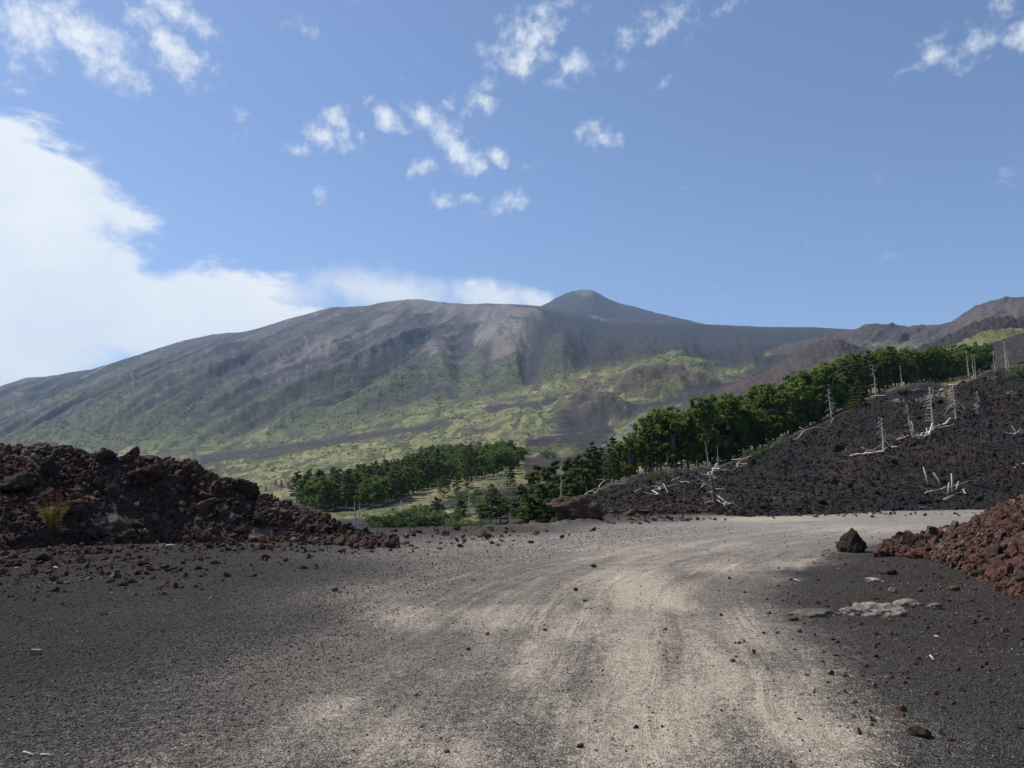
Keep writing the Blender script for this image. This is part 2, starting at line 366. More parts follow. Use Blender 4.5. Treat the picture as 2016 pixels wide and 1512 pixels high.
# near ground material
def ground_material():
    m, t, b = mat('cinder_ground'); g = t.node('ShaderNodeNewGeometry').outputs['Position']
    flat = t.vmath('MULTIPLY', g, (1, 1, 0.3))
    col = attr(t, 'Col').outputs['Color']; dust = attr(t, 'dust').outputs['Fac']
    lat = attr(t, 'lat').outputs['Fac']; arc = attr(t, 'arc').outputs['Fac']
    cell = t.node('ShaderNodeTexVoronoi', feature='F1'); t.put(cell.inputs[0], flat); cell.inputs['Scale'].default_value = 95
    sepc = t.node('ShaderNodeSeparateColor'); t.put(sepc.inputs[0], cell.outputs['Color'])
    cell2 = t.node('ShaderNodeTexVoronoi', feature='F1'); t.put(cell2.inputs[0], flat); cell2.inputs['Scale'].default_value = 34
    sep2 = t.node('ShaderNodeSeparateColor'); t.put(sep2.inputs[0], cell2.outputs['Color'])
    nbig = t.noise(flat, 1.3, 8, 0.65); nmid = t.noise(flat, 9, 6, 0.7); nf = t.noise(flat, 60, 4, 0.7)
    # dust breaks up with noise
    patch = t.math('ADD', dust, t.math('MULTIPLY', t.math('SUBTRACT', nbig, 0.5), 1.0))
    patch = t.math('ADD', patch, t.math('MULTIPLY', t.math('SUBTRACT', nmid, 0.5), 0.5))
    lw = t.node('ShaderNodeCombineXYZ'); t.put(lw.inputs[0], lat); t.put(lw.inputs[1], t.math('MULTIPLY', arc, 0.10)); lwn = t.noise(lw.outputs[0], 1.7, 4, 0.7)
    patch = t.math('ADD', patch, t.math('MULTIPLY', t.math('SUBTRACT', lwn, 0.5), 1.5))
    pm = t.math('MULTIPLY', t.mapr(patch, 0.05, 1.15, 0, 1, True), t.mapr(dust, 0.03, 0.25, 0, 1))
    # tyre streaks along the road
    cv = t.node('ShaderNodeCombineXYZ'); t.put(cv.inputs[0], lat); t.put(cv.inputs[1], t.math('MULTIPLY', arc, 0.035))
    st = t.noise(cv.outputs[0], 9, 5, 0.75); st2 = t.noise(cv.outputs[0], 2.2, 2, 0.5)
    streak = t.math('MULTIPLY', t.math('MULTIPLY', t.math('SUBTRACT', st, 0.5), attr(t, 'road').outputs['Fac']), t.mapr(st2, .42, .6, .15, 1))
    gr = attr(t, 'gr').outputs['Fac']; inner = t.mapr(gr, 0, .06, 0, 1)
    grn = t.math('ADD', t.math('MULTIPLY', gr, 1.25), t.math('MULTIPLY', t.math('SUBTRACT', sepc.outputs[2], 0.5), .75))
    grn = t.math('ADD', grn, t.math('ADD', t.math('MULTIPLY', t.math('SUBTRACT', sep2.outputs[2], 0.5), .35), t.math('MULTIPLY', t.math('SUBTRACT', nmid, 0.5), 1.1)))
    grn = t.math('MULTIPLY', t.mapr(grn, .15, .95, 0, 1, True), inner)
    c0 = t.mix(grn, col, attr(t, 'Far').outputs['Color'])
    pmg = t.math('MULTIPLY', t.mapr(t.math('ADD', pm, t.math('MULTIPLY', t.math('SUBTRACT', sepc.outputs[2], 0.5), .5)), .1, .95, 0, .9), t.mapr(pm, 0, .1, 0, 1))
    c = t.mix(pmg, c0, (.50, .425, .33))
    gl = t.math('ADD', 1.0, t.math('MULTIPLY', t.math('SUBTRACT', sepc.outputs[0], 0.5), t.mapr(pm, 0, 1, 1.5, 0.6)))
    gl = t.math('ADD', gl, t.math('MULTIPLY', t.math('SUBTRACT', sep2.outputs[0], 0.5), t.mapr(pm, 0, 1, 0.6, 0.25)))
    gl = t.math('ADD', gl, t.mapr(nmid, 0.3, 0.7, -0.16, 0.16)); gl = t.math('ADD', gl, t.mapr(nf, 0.3, 0.7, -0.15, 0.15))
    gl = t.math('ADD', gl, t.math('MULTIPLY', streak, 2.6))
    c = t.scale(c, gl)
    glint = t.mapr(sepc.outputs[1], 0.955, 0.965, 0, 1)
    c = t.mix(t.math('MULTIPLY', glint, 0.55), c, (.34, .32, .30))
    t.put(b.inputs['Base Color'], c)
    h = t.math('SUBTRACT', t.math('MULTIPLY', nf, 0.5), t.math('MULTIPLY', cell.outputs['Distance'], t.mapr(pm, 0, 1, 0.9, 0.3)))
    h = t.math('SUBTRACT', h, t.math('MULTIPLY', cell2.outputs['Distance'], t.mapr(pm, 0, 1, 0.8, 0.2)))
    h = t.math('ADD', h, t.math('MULTIPLY', streak, 2.0)); h = t.math('ADD', h, t.math('MULTIPLY', nmid, 2.0))
    t.put(b.inputs['Normal'], t.bump(h, 1.0, 0.030))
    return m
M_ground = ground_material()

# ------------------------------------------------------------------ near ground
ROAD = [(-1.5, -60), (-0.8, -10), (0.45, 4.6), (0.95, 7.5), (2.0, 13), (5.0, 20), (10.5, 27.5), (20, 36.5), (32, 41.5), (50, 45), (90, 50), (200, 60)]
def smooth_line(pts, k=6):
    a = np.array(pts, float); out = []
    for i in range(len(a) - 1):
        p0, p1, p2, p3 = a[max(i-1, 0)], a[i], a[i+1], a[min(i+2, len(a)-1)]
        for t in np.linspace(0, 1, k, endpoint=False):
            out.append(.5*((2*p1)+(-p0+p2)*t+(2*p0-5*p1+4*p2-p3)*t*t+(-p0+3*p1-3*p2+p3)*t**3))
    out.append(a[-1]); return [tuple(q) for q in out]
ROADS = smooth_line(ROAD, 5)
EDGE = np.array([(-3000, 30), (0, 28), (600, 26), (770, 27.5), (900, 29.5), (1000, 30.5), (1100, 33), (1180, 38), (1260, 62), (1500, 80), (2016, 90), (5000, 90)], float)
def ground_h(x, y):
    x = np.asarray(x, float); y = np.asarray(y, float)
    px = 1008 + F * x / np.maximum(y, 1.0)
    e = np.interp(px, EDGE[:, 0], EDGE[:, 1]); e = np.where(y < 1, 400, e)
    z = -9.0 * sst(0, 22, y - e)
    z = z + 0.10 * fbm(x * .09, y * .09, 3.3, 3, 11) * sst(3, 14, np.hypot(x, y)) + 0.012 * fbm(x * 1.1, y * 1.1, 0, 4, 5)
    b = np.exp(-((y - e + 2.2) / 1.1) ** 2) * sst(700, 800, px) * (1 - sst(1120, 1230, px))
    z = z + b * (0.14 + 0.16 * np.abs(fbm(x * 1.4, y * 1.4, 0, 4, 21)))
    return z
def build_ground():
    az = np.concatenate([np.radians(np.linspace(-180, -42, 40, endpoint=False)), np.radians(np.linspace(-42, 42, 760, endpoint=False)), np.radians(np.linspace(42, 180, 41))])
    r = np.concatenate([[0.0], np.geomspace(1.5, 62, 250), np.geomspace(66, 320, 14)])
    A, R = np.meshgrid(az, r); x, y = R * np.sin(A), R * np.cos(A)
    far = sst(62, 200, R) * sst(-0.1, 0.3, np.cos(A))
    z = ground_h(x, y) - 25 * far
    G = np.stack([x, y, z], -1); px, py = proj(G); inf = (y > 1)
    d, s, arc = pdist(x, y, ROADS); lat = d * s
    half = np.where(s < 0, 1.75 + 1.3 * sst(14, 26, y), 3.1 + 1.2 * sst(8, 13, y) + 4.0 * sst(13, 24, y))
    road = 1 - sst(half * .55, half * 1.5, d + 0.7 * fbm(x * .5, y * .5, 0, 3, 3) + .35 * fbm(x * 2.6, y * 2.6, 0, 4, 33))
    # colours: black cinder away from the road, grey on it
    black = np.array([.027, .0248, .0218]); grey = np.array([.225, .200, .172]); bed = np.array([.060, .044, .038])
    leftw = np.where(inf, sst(900, 330, px + .25 * (py - 1300) + 60 * fbm(x * .3, y * .3, 1, 4, 9)), .5)
    c = black[None, None] * (1 + .75 * (1 - leftw))[..., None]
    c = c + (np.array([.078, .071, .063]) - c) * (sst(2.6, 0.9, d / half + .5 * fbm(x * .8, y * .8, 4, 4, 37)) * .8)[..., None]
    gr = road * np.where(inf, sst(1700, 1060, py) * .5 + .5, .5) * (1 - np.where(inf, np.clip(1.1 * ell(px, py, 930, 1044, 200, 12) + .8 * ell(px, py, 1250, 1024, 150, 5), 0, 1), 0))
    # road surface beyond the bend is evenly grey
    farc = grey + (np.array([.33, .305, .275]) - grey) * np.where(inf, sst(1130, 1040, py), 0)[..., None]
    br = np.where(inf, ell(px, py, 1250, 1030, 260, 9, 2) + ell(px, py, 950, 1058, 150, 14), 0)
    c = c + (np.array([.12, .078, .062]) - c) * np.clip(br, 0, 1)[..., None] * .8
    lm = np.where(inf, ell(px, py, 60, 1110, 330, 60) + ell(px, py, 1800, 1180, 220, 80), 0)
    c = c + (bed - c) * (np.clip(lm + np.where(inf, .8 * ell(px, py, 1850, 1250, 260, 140), 0), 0, 1) * (.45 + .5 * fbm(x * 1.2, y * 1.2, 0, 4, 31)))[..., None]
    T = [(1235,1160,80,38,0,.9),(1180,1230,150,34,0,.5),(790,1215,75,22,0,.55),(1000,1215,110,26,0,.5),(1260,1290,80,90,0,.75),(1300,1430,110,110,0,.9),(1050,1300,70,60,0,.35),
         (1470,1250,55,40,0,.55),(1430,1120,90,12,0,.5),(1560,1112,80,10,3,.55),(1180,1450,60,90,0,.6),(700,1450,90,45,0,.5),(650,1395,50,20,0,.45),(900,1500,80,35,0,.4),(1560,1400,70,70,-25,.5),
         (1640,1480,90,60,-20,.65),(1380,1075,120,10,0,.35),(1300,1190,70,20,0,.5),(1100,1380,60,50,0,.3),(1500,1022,120,5,0,.6),(1700,1040,160,8,0,.4),(1430,1330,120,50,-35,.6),(1560,1430,130,50,-30,.7),(1330,1370,110,100,0,.6),(1240,1090,120,18,0,.4),(480,1052,60,14,0,.7),(560,1048,50,12,0,.5)]
    dust = np.zeros_like(x)
    for cx, cy, rx, ry, ro, w in T: dust = np.maximum(dust, w * ell(px, py, cx, cy, rx * 1.3, ry * 1.3, ro))
    dust = np.where(inf, dust, road * .5) + .30 * road
    ex = dict(gr=gr, dust=dust, lat=lat, arc=arc, road=np.clip(road * np.where(inf, sst(900, 1150, px + (1500 - py) * .2) * .6 + .4, 1), 0, 1))
    me = mesh_np('ground', G.reshape(-1, 3), grid_faces(*G.shape[:2]), M_ground, c.reshape(-1, 3), extra=ex)
    a = me.attributes.new('Far', 'FLOAT_COLOR', 'POINT'); a.data.foreach_set('color', np.concatenate([farc.reshape(-1, 3), np.ones((farc.size // 3, 1))], 1).astype(np.float32).ravel())
    tag(link('ground', me), kind='structure')
build_ground()
def gp(px, py):
    """point of the near ground seen at pixel"""
    Y = 2608 / max(py - 950, 20)
    for _ in range(6):
        q = P(px, py, Y); h = float(ground_h(q[0], q[1])); s = (q[2] - CAMZ) / Y
        Y = (h - CAMZ) / s
    return Vector(P(px, py, Y))

# ------------------------------------------------------------------ valley, meadow and mountain: one sheet
SIL = [(-900,960),(-400,850),(-200,812),(0,766),(50,750),(110,742),(140,735),(180,728),(240,708),(300,690),(350,675),(420,660),(480,655),(520,645),(560,632),(610,620),(650,608),(690,606),(720,605),(750,598),(790,592),(820,590),(850,593),(880,597),(920,600),(960,598),(1010,601),(1060,605),(1100,610),(1140,616),(1200,628),(1300,634),(1400,640),(1500,645),(1600,645),(1680,650),(1800,652),(2016,650),(2900,640)]
silx = np.array(SIL, float)
rows = [
 [(-900,1180,72),(2900,1180,72)],
 [(-900,1045,150),(600,1040,150),(850,1033,150),(1000,1030,150),(1200,1030,150),(2900,1000,150)],
 [(-900,1015,250),(450,1012,250),(700,1009,255),(800,990,250),(1000,985,235),(1100,990,235),(2900,985,240)],
 [(-900,990,420),(450,985,420),(700,972,380),(860,960,330),(950,950,320),(1030,940,330),(1200,930,380),(2900,930,380)],
 [(-900,972,640),(450,968,640),(700,945,600),(860,912,560),(1000,902,560),(1200,905,600),(2900,890,600)],
 [(-900,950,1000),(0,945,1000),(450,938,1000),(700,905,950),(1000,875,900),(1200,868,900),(1500,845,900),(2900,800,900)],
 [(-900,925,1600),(0,920,1600),(450,908,1600),(700,876,1500),(1000,845,1400),(1200,828,1400),(1500,790,1400),(2900,760,1300)],
 [(-900,900,2300),(0,897,2300),(300,893,2300),(500,875,2250),(640,855,2200),(760,838,2200),(900,806,2150),(1000,785,2100),(1100,755,2100),(1250,725,2000),(1400,735,1900),(1600,740,1900),(2900,720,1900)],
 [(-900,925,3100),(-200,862,3100),(0,842,3100),(300,805,3100),(500,775,3050),(640,750,3000),(760,735,3000),(900,722,2950),(1000,712,2900),(1100,695,2900),(1250,688,2900),(1400,690,2800),(1600,695,2700),(2900,690,2700)],
 [(p, s * .62 + 34 + 0.0 * p if False else s + 62 * min(1, max(.25, (p + 300) / 900.0)) * (1 if p < 1050 else .55), 4200) for p, s in SIL],
 [(p, s, 5200) for p, s in SIL],
 [(p, s + 60, 6400) for p, s in SIL],
]
SPUR = [  # (points in photo pixels, half width px, height m): + spur, - gully
 ([(760,610),(700,650),(560,740),(400,810),(250,880)], 26, 60), ([(660,615),(560,690),(420,760),(200,850)], 22, 40), ([(840,600),(790,670),(640,760),(500,850)], 24, 70),
 ([(800,610),(770,660),(690,730),(560,810),(430,880)], 18, -60), ([(700,625),(600,700),(450,780),(300,850)], 18, -45),
 ([(865,690),(830,720),(760,790),(650,850)], 24, 80), ([(855,700),(870,740),(860,800)], 26, 70), ([(905,640),(900,690),(905,740),(915,790),(900,805)], 20, -110), ([(870,625),(845,660),(800,720),(700,790),(600,840)], 16, -80),
 ([(950,612),(900,650),(870,690)], 22, 50), ([(1000,625),(985,660),(990,710)], 30, 95), ([(1020,612),(1040,650),(1030,690)], 22, 40), ([(1050,640),(1055,700),(1040,760),(1020,785)], 20, -80),
 ([(940,740),(935,770),(900,800)], 20, 60), ([(1130,660),(1110,720),(1060,765)], 24, 55), ([(1165,660),(1160,700),(1130,745)], 14, -40), ([(1200,670),(1190,710),(1150,740)], 18, 30),
 ([(960,700),(965,740),(950,770)], 14, -50), ([(300,720),(200,780),(60,840)], 26, 35), ([(430,690),(330,760),(180,830)], 22, -35), ([(520,660),(430,730),(300,790),(150,870)], 20, 35)]
BUMPS = [  # crater cones: px, py centre, rx, ry, height m
 (1300,757,100,26,34),(1215,765,60,20,12),(1165,808,95,30,22),(1075,835,70,22,14),(1385,757,40,16,16),(900,845,60,16,10),(1010,835,60,18,12)]
def m_disp(G, px, py, rt):
    x, y = G[..., 0], G[..., 1]
    d = np.zeros_like(x); mm = sst(6.6, 8.0, rt) * (1 - .88 * sst(8.7, 9.9, rt))
    for pts, w, a in SPUR:
        q, _, arc = pdist(px, py, pts); L_ = arc.max(); d += a * .62 * np.sqrt(np.clip(np.sin(np.clip(arc / L_, .02, .98) * np.pi), 0, 1)) * (1 if a > 0 else .65) * np.exp(-(q / (w * 1.35)) ** 2) * mm * (1 + .35 * fbm(px / 25, py / 16, 0, 3, 45))
    g = np.interp(px, [0, 600, 850, 1000, 1100, 1300, 1600], [2.0, 1.9, 1.2, .2, -.2, -.5, -.5])
    q = px + (py - 620) * g
    rd = rstreak(q / 105.0 + .22 * fbm(px / 90, py / 50, 0, 3, 44), py / 340.0, 5, 41, .5); rd2 = ridged(px / 16.0, py / 9.0, 0, 4, 51, .55)
    d += mm * (rd * 85 + rd2 * 4 + 22 * rstreak(q / 30.0, py / 260.0, 3, 58)) * np.interp(px, [800, 900, 1050, 1200], [1, .6, .6, .3])
    d += mm * 7 * fbm(x / 160, y / 160, 0, 6, 61, .62)
    for cx, cy, rx, ry, h in BUMPS:
        e = ((px - cx) / rx) ** 2 + ((py - cy) / ry) ** 2
        d += h * (1 + .5 * fbm(px / 20, py / 9, 0, 4, 47)) * (1 - sst(.02, 1.0, e)) - h * .35 * (np.exp(-e * 9) if h > 30 else 0)
    mid = sst(2.5, 4, rt) * (1 - sst(7.4, 8.4, rt))
    d += mid * (7 * fbm(x / 90, y / 90, 0, 4, 71) + 3.5 * ridged(x / 35, y / 35, 0, 3, 75) * sst(4, 5.5, rt))
    d += sst(.9, 2, rt) * (1 - sst(2.5, 4, rt)) * .8 * fbm(x / 14, y / 14, 0, 4, 77)
    return d
def blend(c, t, w): return c + (np.array(t) - c) * np.clip(w, 0, 1)[..., None]
def m_col(G, px, py, rt):
    x, y, z = G[..., 0], G[..., 1], G[..., 2]
    g = np.interp(px, [0, 600, 850, 1000, 1100, 1300], [2.0, 1.9, 1.2, .2, -.2, -.6]); q = px + (py - 620) * g
    n1 = fbm(px / 40, py / 22, 0, 5, 81, .6); n2 = .8 * rstreak(q / 16, py / 90, 4, 85, .6) - .05; n3 = fbm(px / 9, py / 5, 0, 4, 89, .65)
    sil = np.interp(px, silx[:, 0], silx[:, 1])
    c = np.zeros(x.shape + (3,)) + np.array([.045, .042, .047])
    c = c * (1 + .5 * n2 + .1 * n1 + .08 * n3)[..., None]
    # pale ash on the upper flank and crest, streaked down-slope
    ash = np.zeros_like(x)
    for a in [(830,606,80,20,0,1),(930,625,110,30,0,.95),(1040,625,80,20,-14,.95),(985,670,52,44,-10,1.15),(860,705,36,26,0,1),(760,640,60,14,28,.7),(700,618,110,10,6,.4),(1090,628,40,12,0,.8),(1190,633,26,5,-20,1.1),
              (640,700,140,9,27,.6),(540,740,120,7,27,.35),(730,690,60,10,30,.55),(900,660,50,16,30,.5),(600,650,90,8,24,.35),(985,712,30,20,0,.7)]:
        ash = np.maximum(ash, a[5] * ell(px, py, *a[:5]))
    ash = sst(.40, .58, ash + .30 * n2 + .20 * n1 + .18 * n3)
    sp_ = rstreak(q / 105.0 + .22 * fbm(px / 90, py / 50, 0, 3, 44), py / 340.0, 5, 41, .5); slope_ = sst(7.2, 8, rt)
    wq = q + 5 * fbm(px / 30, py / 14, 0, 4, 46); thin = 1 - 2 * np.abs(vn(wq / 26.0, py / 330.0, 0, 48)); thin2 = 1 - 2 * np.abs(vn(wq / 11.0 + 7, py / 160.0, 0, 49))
    c = c * np.clip(1 + slope_ * (.85 * sp_ + .2 * thin2), .45, 2)[..., None]  # relief shading put into the colour: ridges lighter, hollows darker
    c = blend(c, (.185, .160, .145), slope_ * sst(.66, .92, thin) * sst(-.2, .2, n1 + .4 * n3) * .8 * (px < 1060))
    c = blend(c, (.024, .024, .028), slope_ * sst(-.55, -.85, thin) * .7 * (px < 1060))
    c = blend(c, (.178, .156, .144), ash * .95)
    c = c * (1 + .22 * slope_ * thin2 * ash)[..., None]
    for pts, w, a_ in SPUR:  # gully shade and brighter spur crests painted into the colour to deepen relief
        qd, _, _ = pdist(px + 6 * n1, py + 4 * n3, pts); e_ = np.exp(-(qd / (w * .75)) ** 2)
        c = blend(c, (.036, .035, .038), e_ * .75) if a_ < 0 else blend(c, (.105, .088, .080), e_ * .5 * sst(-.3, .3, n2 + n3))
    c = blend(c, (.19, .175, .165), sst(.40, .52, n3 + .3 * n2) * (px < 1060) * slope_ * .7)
    # vegetation climbs the spurs from the foot
    foot = np.interp(px, [-900, 300, 500, 640, 760, 900, 1000, 1100, 1250, 1400], [900, 893, 868, 852, 836, 806, 785, 752, 715, 700])
    up = (foot - py) / np.maximum(foot - sil, 20)
    n4 = .8 * rstreak(q / 40, py / 240, 3, 86, .6); n5 = fbm(px / 5.5, py / 3.2, 0, 3, 87, .7)
    veg = sst(.35, .65, .33 - up * np.interp(px, [250, 700], [2.1, 1.35]) + .15 * n1 + .35 * n3 + .5 * n4 + 1.1 * sp_ + .2 * thin2) * sst(-.25, .2, n5 + .38 - .6 * up) * np.interp(px, [1080, 1180], [1, .55])
    for a in [(860,745,40,26,30,.8),(935,770,30,26,0,1),(700,770,110,10,28,.7),(600,800,120,12,30,.8),(120,800,190,14,3,.9),(30,800,80,18,0,.6),(1045,760,70,16,10,.7),(1160,735,60,10,12,.5),(790,790,60,16,25,.5),(480,830,110,14,26,.8)]:
        veg = np.maximum(veg, a[5] * ell(px, py, *a[:5]) * sst(-.35, .3, n1 + n3 * .8 + .15))
    veg = veg * (1 - ash * .8) * sst(sil + 8, sil + 60, py)
    vc = np.array([.086, .108, .056]) * (1 + .45 * n3)[..., None] + np.array([.02, .015, .0]) * sst(0, .4, n1)[..., None]
    c = c + (vc - c) * np.clip(veg * .85, 0, 1)[..., None]
    # dark fresh lava slope between the flank and the right hills
    lavap = [(1060,612),(1130,622),(1200,632),(1300,637),(1680,655),(1700,800),(1500,760),(1430,700),(1390,720),(1330,712),(1240,712),(1130,745),(1060,770),(1030,740),(1050,690),(1070,650)]
    lv = spoly(px + 14 * n1, py + 8 * n3, lavap, 8)
    c = blend(c, (.031, .030, .034), lv * (1 - veg * .5))
    # meadow between valley floor and foot
    md = sst(7.35, 6.9, rt) * sst(2.0, 2.6, rt)
    mc = np.array([.20, .20, .09]) + np.zeros(x.shape + (3,))
    mc = blend(mc, (.27, .235, .13), sst(-.1, .35, n1)); mc = blend(mc, (.10, .125, .05), sst(.02, .3, n3) * .9)
    mc = blend(mc, (.060, .056, .048), sst(.22, .5, ridged((px + py) / 46, (py + .22 * px) / 10, 0, 5, 97, .6)) * .75)
    c = c + (mc - c) * md[..., None]
    gs = [(1150,770,60,8,14,1),(1240,745,80,9,14,1),(1350,715,60,8,8,.9),(1290,715,60,7,16,.9),(1080,790,90,9,8,1),(1250,802,50,9,14,1.1),(1360,775,50,8,18,.8),(1430,760,50,8,20,.8),(1190,745,60,6,14,.7),(1535,692,38,6,26,1.1),(1380,800,60,12,18,1)]
    dk_ = None
    for a in gs: c = blend(c, (.15, .16, .075), sst(.3, .6, a[5] * ell(px, py, *a[:5]) + .2 * n3 + .1 * n1))
    # dark ash, old flows and cone faces in the basin
    for pts, w in [([(400,905),(480,893),(560,882),(640,872),(700,862),(800,848),(870,842)], 6), ([(400,912),(520,898),(640,880)], 4), ([(1050,800),(1130,775),(1175,762)], 5), ([(960,808),(1030,800),(1100,790)], 5), ([(1130,848),(1160,868),(1180,900),(1160,925)], 38),
                   ([(1160,835),(1230,812),(1320,790),(1420,770),(1520,735)], 11), ([(1185,815),(1185,840)], 12), ([(1040,880),(1110,862),(1200,850)], 7), ([(1060,915),(1150,905),(1250,885)], 14), ([(1260,835),(1330,812),(1400,790)], 8)]:
        dd, _, _ = pdist(px + 10 * n1, py + 7 * n3 + 4 * n1, pts); c = blend(c, (.050, .046, .046), sst(w * 1.5, w * .5, dd + 3 * n3) * sst(-.75, -.1, n3 + .5 * n1 + .25))
    for a in [(1240,765,60,18,0,1),(1340,760,60,20,-10,.9),(1300,745,60,14,0,.8),(1180,800,70,16,-4,1),(1140,810,40,14,0,.6),(1120,830,30,14,0,.7),(1430,775,60,20,15,.8)]:
        c = blend(c, (.070, .052, .046), .75 * sst(.35, .65, a[5] * ell(px, py, *a[:5]) + .2 * n3 + .12 * n1))
    dd, _, _ = pdist(px, py, [(1130,755),(1215,740),(1290,726),(1330,723),(1390,742)]); c = blend(c, (.15, .115, .070), sst(5, 2, dd))
    for pts, w in [([(1180,882),(1215,862),(1240,845),(1262,834),(1290,818),(1340,802)], 2.0), ([(1100,783),(1150,779),(1200,776)], 1.8), ([(1240,843),(1225,868)], 6), ([(1000,862),(1080,864),(1150,858)], 1.6), ([(1370,743),(1420,746)], 2)]:
        dd, _, _ = pdist(px, py + 1.5 * n1, pts); c = blend(c, (.17, .15, .13), sst(w * 1.5, w * .6, dd))
    bank_ = spoly(px, py, [(1028,900),(1050,905),(1100,935),(1110,945),(1060,950),(1035,945)], 4); c = blend(c, (.062, .040, .033), bank_)
    # valley floor near: black flow and straw grass
    vf = sst(2.9, 2.3, rt)
    c = blend(c, (.040, .037, .038), vf)
    st_ = np.zeros_like(x)
    for pts, w in [([(660,1015),(720,1012),(790,1003),(850,985),(900,968),(960,955),(1030,940)], 8), ([(820,975),(900,965),(930,950)], 10), ([(950,985),(1000,992)], 8), ([(850,1012),(930,1005)], 7), ([(880,1025),(940,1020)], 6), ([(600,1012),(660,1015)], 8)]:
        dd, _, _ = pdist(px + 7 * n1, py + 3 * n3, pts); st_ = np.maximum(st_, sst(w * 1.15, w * .75, dd))
    c = blend(c, (.21, .195, .10), st_ * (1 - .0 * n1)); c = blend(c, (.10, .12, .04), st_ * sst(0, .3, n3 + n1))
    return c
cols = np.concatenate([np.linspace(-900, -30, 50, endpoint=False), np.linspace(-30, 1750, 640, endpoint=False), np.linspace(1750, 2900, 90)])
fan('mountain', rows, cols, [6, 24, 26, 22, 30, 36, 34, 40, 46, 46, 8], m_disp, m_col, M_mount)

# summit cone far behind
PK = [(900,640),(1000,625),(1060,605),(1078,597),(1095,587),(1112,579),(1130,573),(1145,570.5),(1158,570),(1168,572),(1182,580),(1197,589),(1215,596),(1230,600),(1260,607),(1290,616),(1350,630),(1385,638),(1450,655),(1600,690)]
pr = [[(p, s + (150 if 0 else 70), 6100) for p, s in PK], [(p, s + 26, 7000) for p, s in PK], [(p, s, 7900) for p, s in PK], [(p, s + 40, 8800) for p, s in PK]]
fan('mountain_peak', pr, np.linspace(900, 1600, 320), [16, 40, 10],
    lambda G, px, py, rt: 5 * ridged(px / 16, py / 40, 0, 4, 91) * sst(0, 1, rt) * (1 - .7 * sst(1.7, 2, rt)) + 5 * fbm(px / 6, py / 6, 0, 3, 92) * (1 - sst(1.9, 2, rt)),
    lambda G, px, py, rt: blend(np.zeros(px.shape + (3,)) + np.array([.032, .031, .037]), (.12, .115, .11), sst(.35, .8, ell(px, py, 1155, 572, 26, 16) + .4 * fbm(px / 5, py / 10, 0, 4, 93))), M_mount)

# right-hand hills, far to near
def hill(name, sil, Yc, Yb, drop, cols_, disp, colr, m=M_hill, back=40, subs=(40, 26, 8)):
    rws = [[(p, s + drop, Yb) for p, s in sil], [(p, s + drop * .42, Yb + (Yc - Yb) * .55) for p, s in sil], [(p, s, Yc) for p, s in sil], [(p, s + back, Yc * 1.25) for p, s in sil]]
    return fan(name, rws, cols_, subs, disp, colr, m)
base_brown = np.array([.082, .062, .056])
def hcol(base, alt, s, sc=30, extra=None):
    def f(G, px, py, rt):
        n1 = fbm(px / sc, py / (sc * .5), 0, 5, s, .6); n2 = fbm(px / 7, py / 4, 0, 4, s + 5, .65)
        c = np.zeros(px.shape + (3,)) + np.array(base); c = c * (1 + .2 * n1 + .2 * n2)[..., None]
        c = blend(c, alt, sst(.05, .4, n1 + .5 * n2) * .7)
        return extra(c, px, py, rt, n1, n2) if extra else c
    return f
S1 = [(1480,700),(1600,668),(1650,654),(1680,648),(1715,640),(1740,638),(1765,640),(1790,645),(1805,642),(1830,640),(1855,638),(1875,632),(1895,618),(1920,603),(1950,593),(1985,587),(2016,584),(2200,565),(2700,545)]
def e1(c, px, py, rt, n1, n2):
    c = blend(c, (.115, .085, .075), sst(.3, .7, ell(px, py, 1960, 620, 110, 26, 15) + .3 * n2) * .6)
    for a in [(1780,683,70,10),(1730,678,40,8)]: c = blend(c, (.13, .13, .07), sst(.45, .7, ell(px, py, *a) * .9 + .45 * n2))
    return c
hill('far_hill', S1, 2700, 1700, 90, np.linspace(1480, 2700, 420), lambda G, px, py, rt: (10 * ridged((px + py * 1.4) / 30, py / 80, 0, 4, 101) + 7 * fbm(px / 12, py / 8, 0, 4, 102)) * (1 - .8 * sst(1.8, 2, rt)), hcol((.068, .058, .057), (.088, .068, .062), 103, 40, e1))
S2 = [(1240,840),(1330,802),(1400,775),(1450,754),(1500,736),(1540,712),(1570,692),(1600,678),(1620,674),(1650,669),(1665,674),(1690,684),(1740,700),(1800,712),(1900,725)]
hill('cinder_spur', S2, 1450, 1150, 62, np.linspace(1240, 1900, 260), lambda G, px, py, rt: (3 * ridged(px / 22, py / 14, 0, 5, 111) + 3 * fbm(px / 6, py / 4, 0, 4, 112)) * sst(0, .6, rt),
     hcol((.060, .048, .047), (.088, .058, .050), 113, 26))
S3 = [(1660,726),(1740,705),(1800,688),(1850,670),(1880,655),(1910,640),(1930,632),(1960,626),(1990,626),(2016,630),(2200,640),(2700,640)]
hill('lava_ridge', S3, 1150, 980, 50, np.linspace(1660, 2700, 330), lambda G, px, py, rt: (6 * ridged(px / 14, py / 9, 0, 5, 121, .6) + 4 * fbm(px / 4, py / 3, 0, 4, 122)) * sst(0, .7, rt), hcol((.042, .036, .037), (.055, .043, .042), 123, 14))
S4 = [(1700,742),(1780,712),(1830,696),(1870,681),(1900,669),(1930,656),(1955,649),(1985,647),(2016,648),(2200,636),(2700,620)]
hill('grass_hill', S4, 640, 500, 50, np.linspace(1700, 2700, 330), lambda G, px, py, rt: 1.8 * fbm(px / 10, py / 5, 0, 5, 131, .6) * sst(0, .6, rt), hcol((.135, .14, .06), (.21, .17, .095), 133, 16, lambda c, px, py, rt, n1, n2: blend(c, (.055, .07, .03), sst(.08, .3, n2))))
S5 = [(1820,722),(1880,702),(1935,684),(1980,667),(2016,656),(2200,610),(2700,560)]
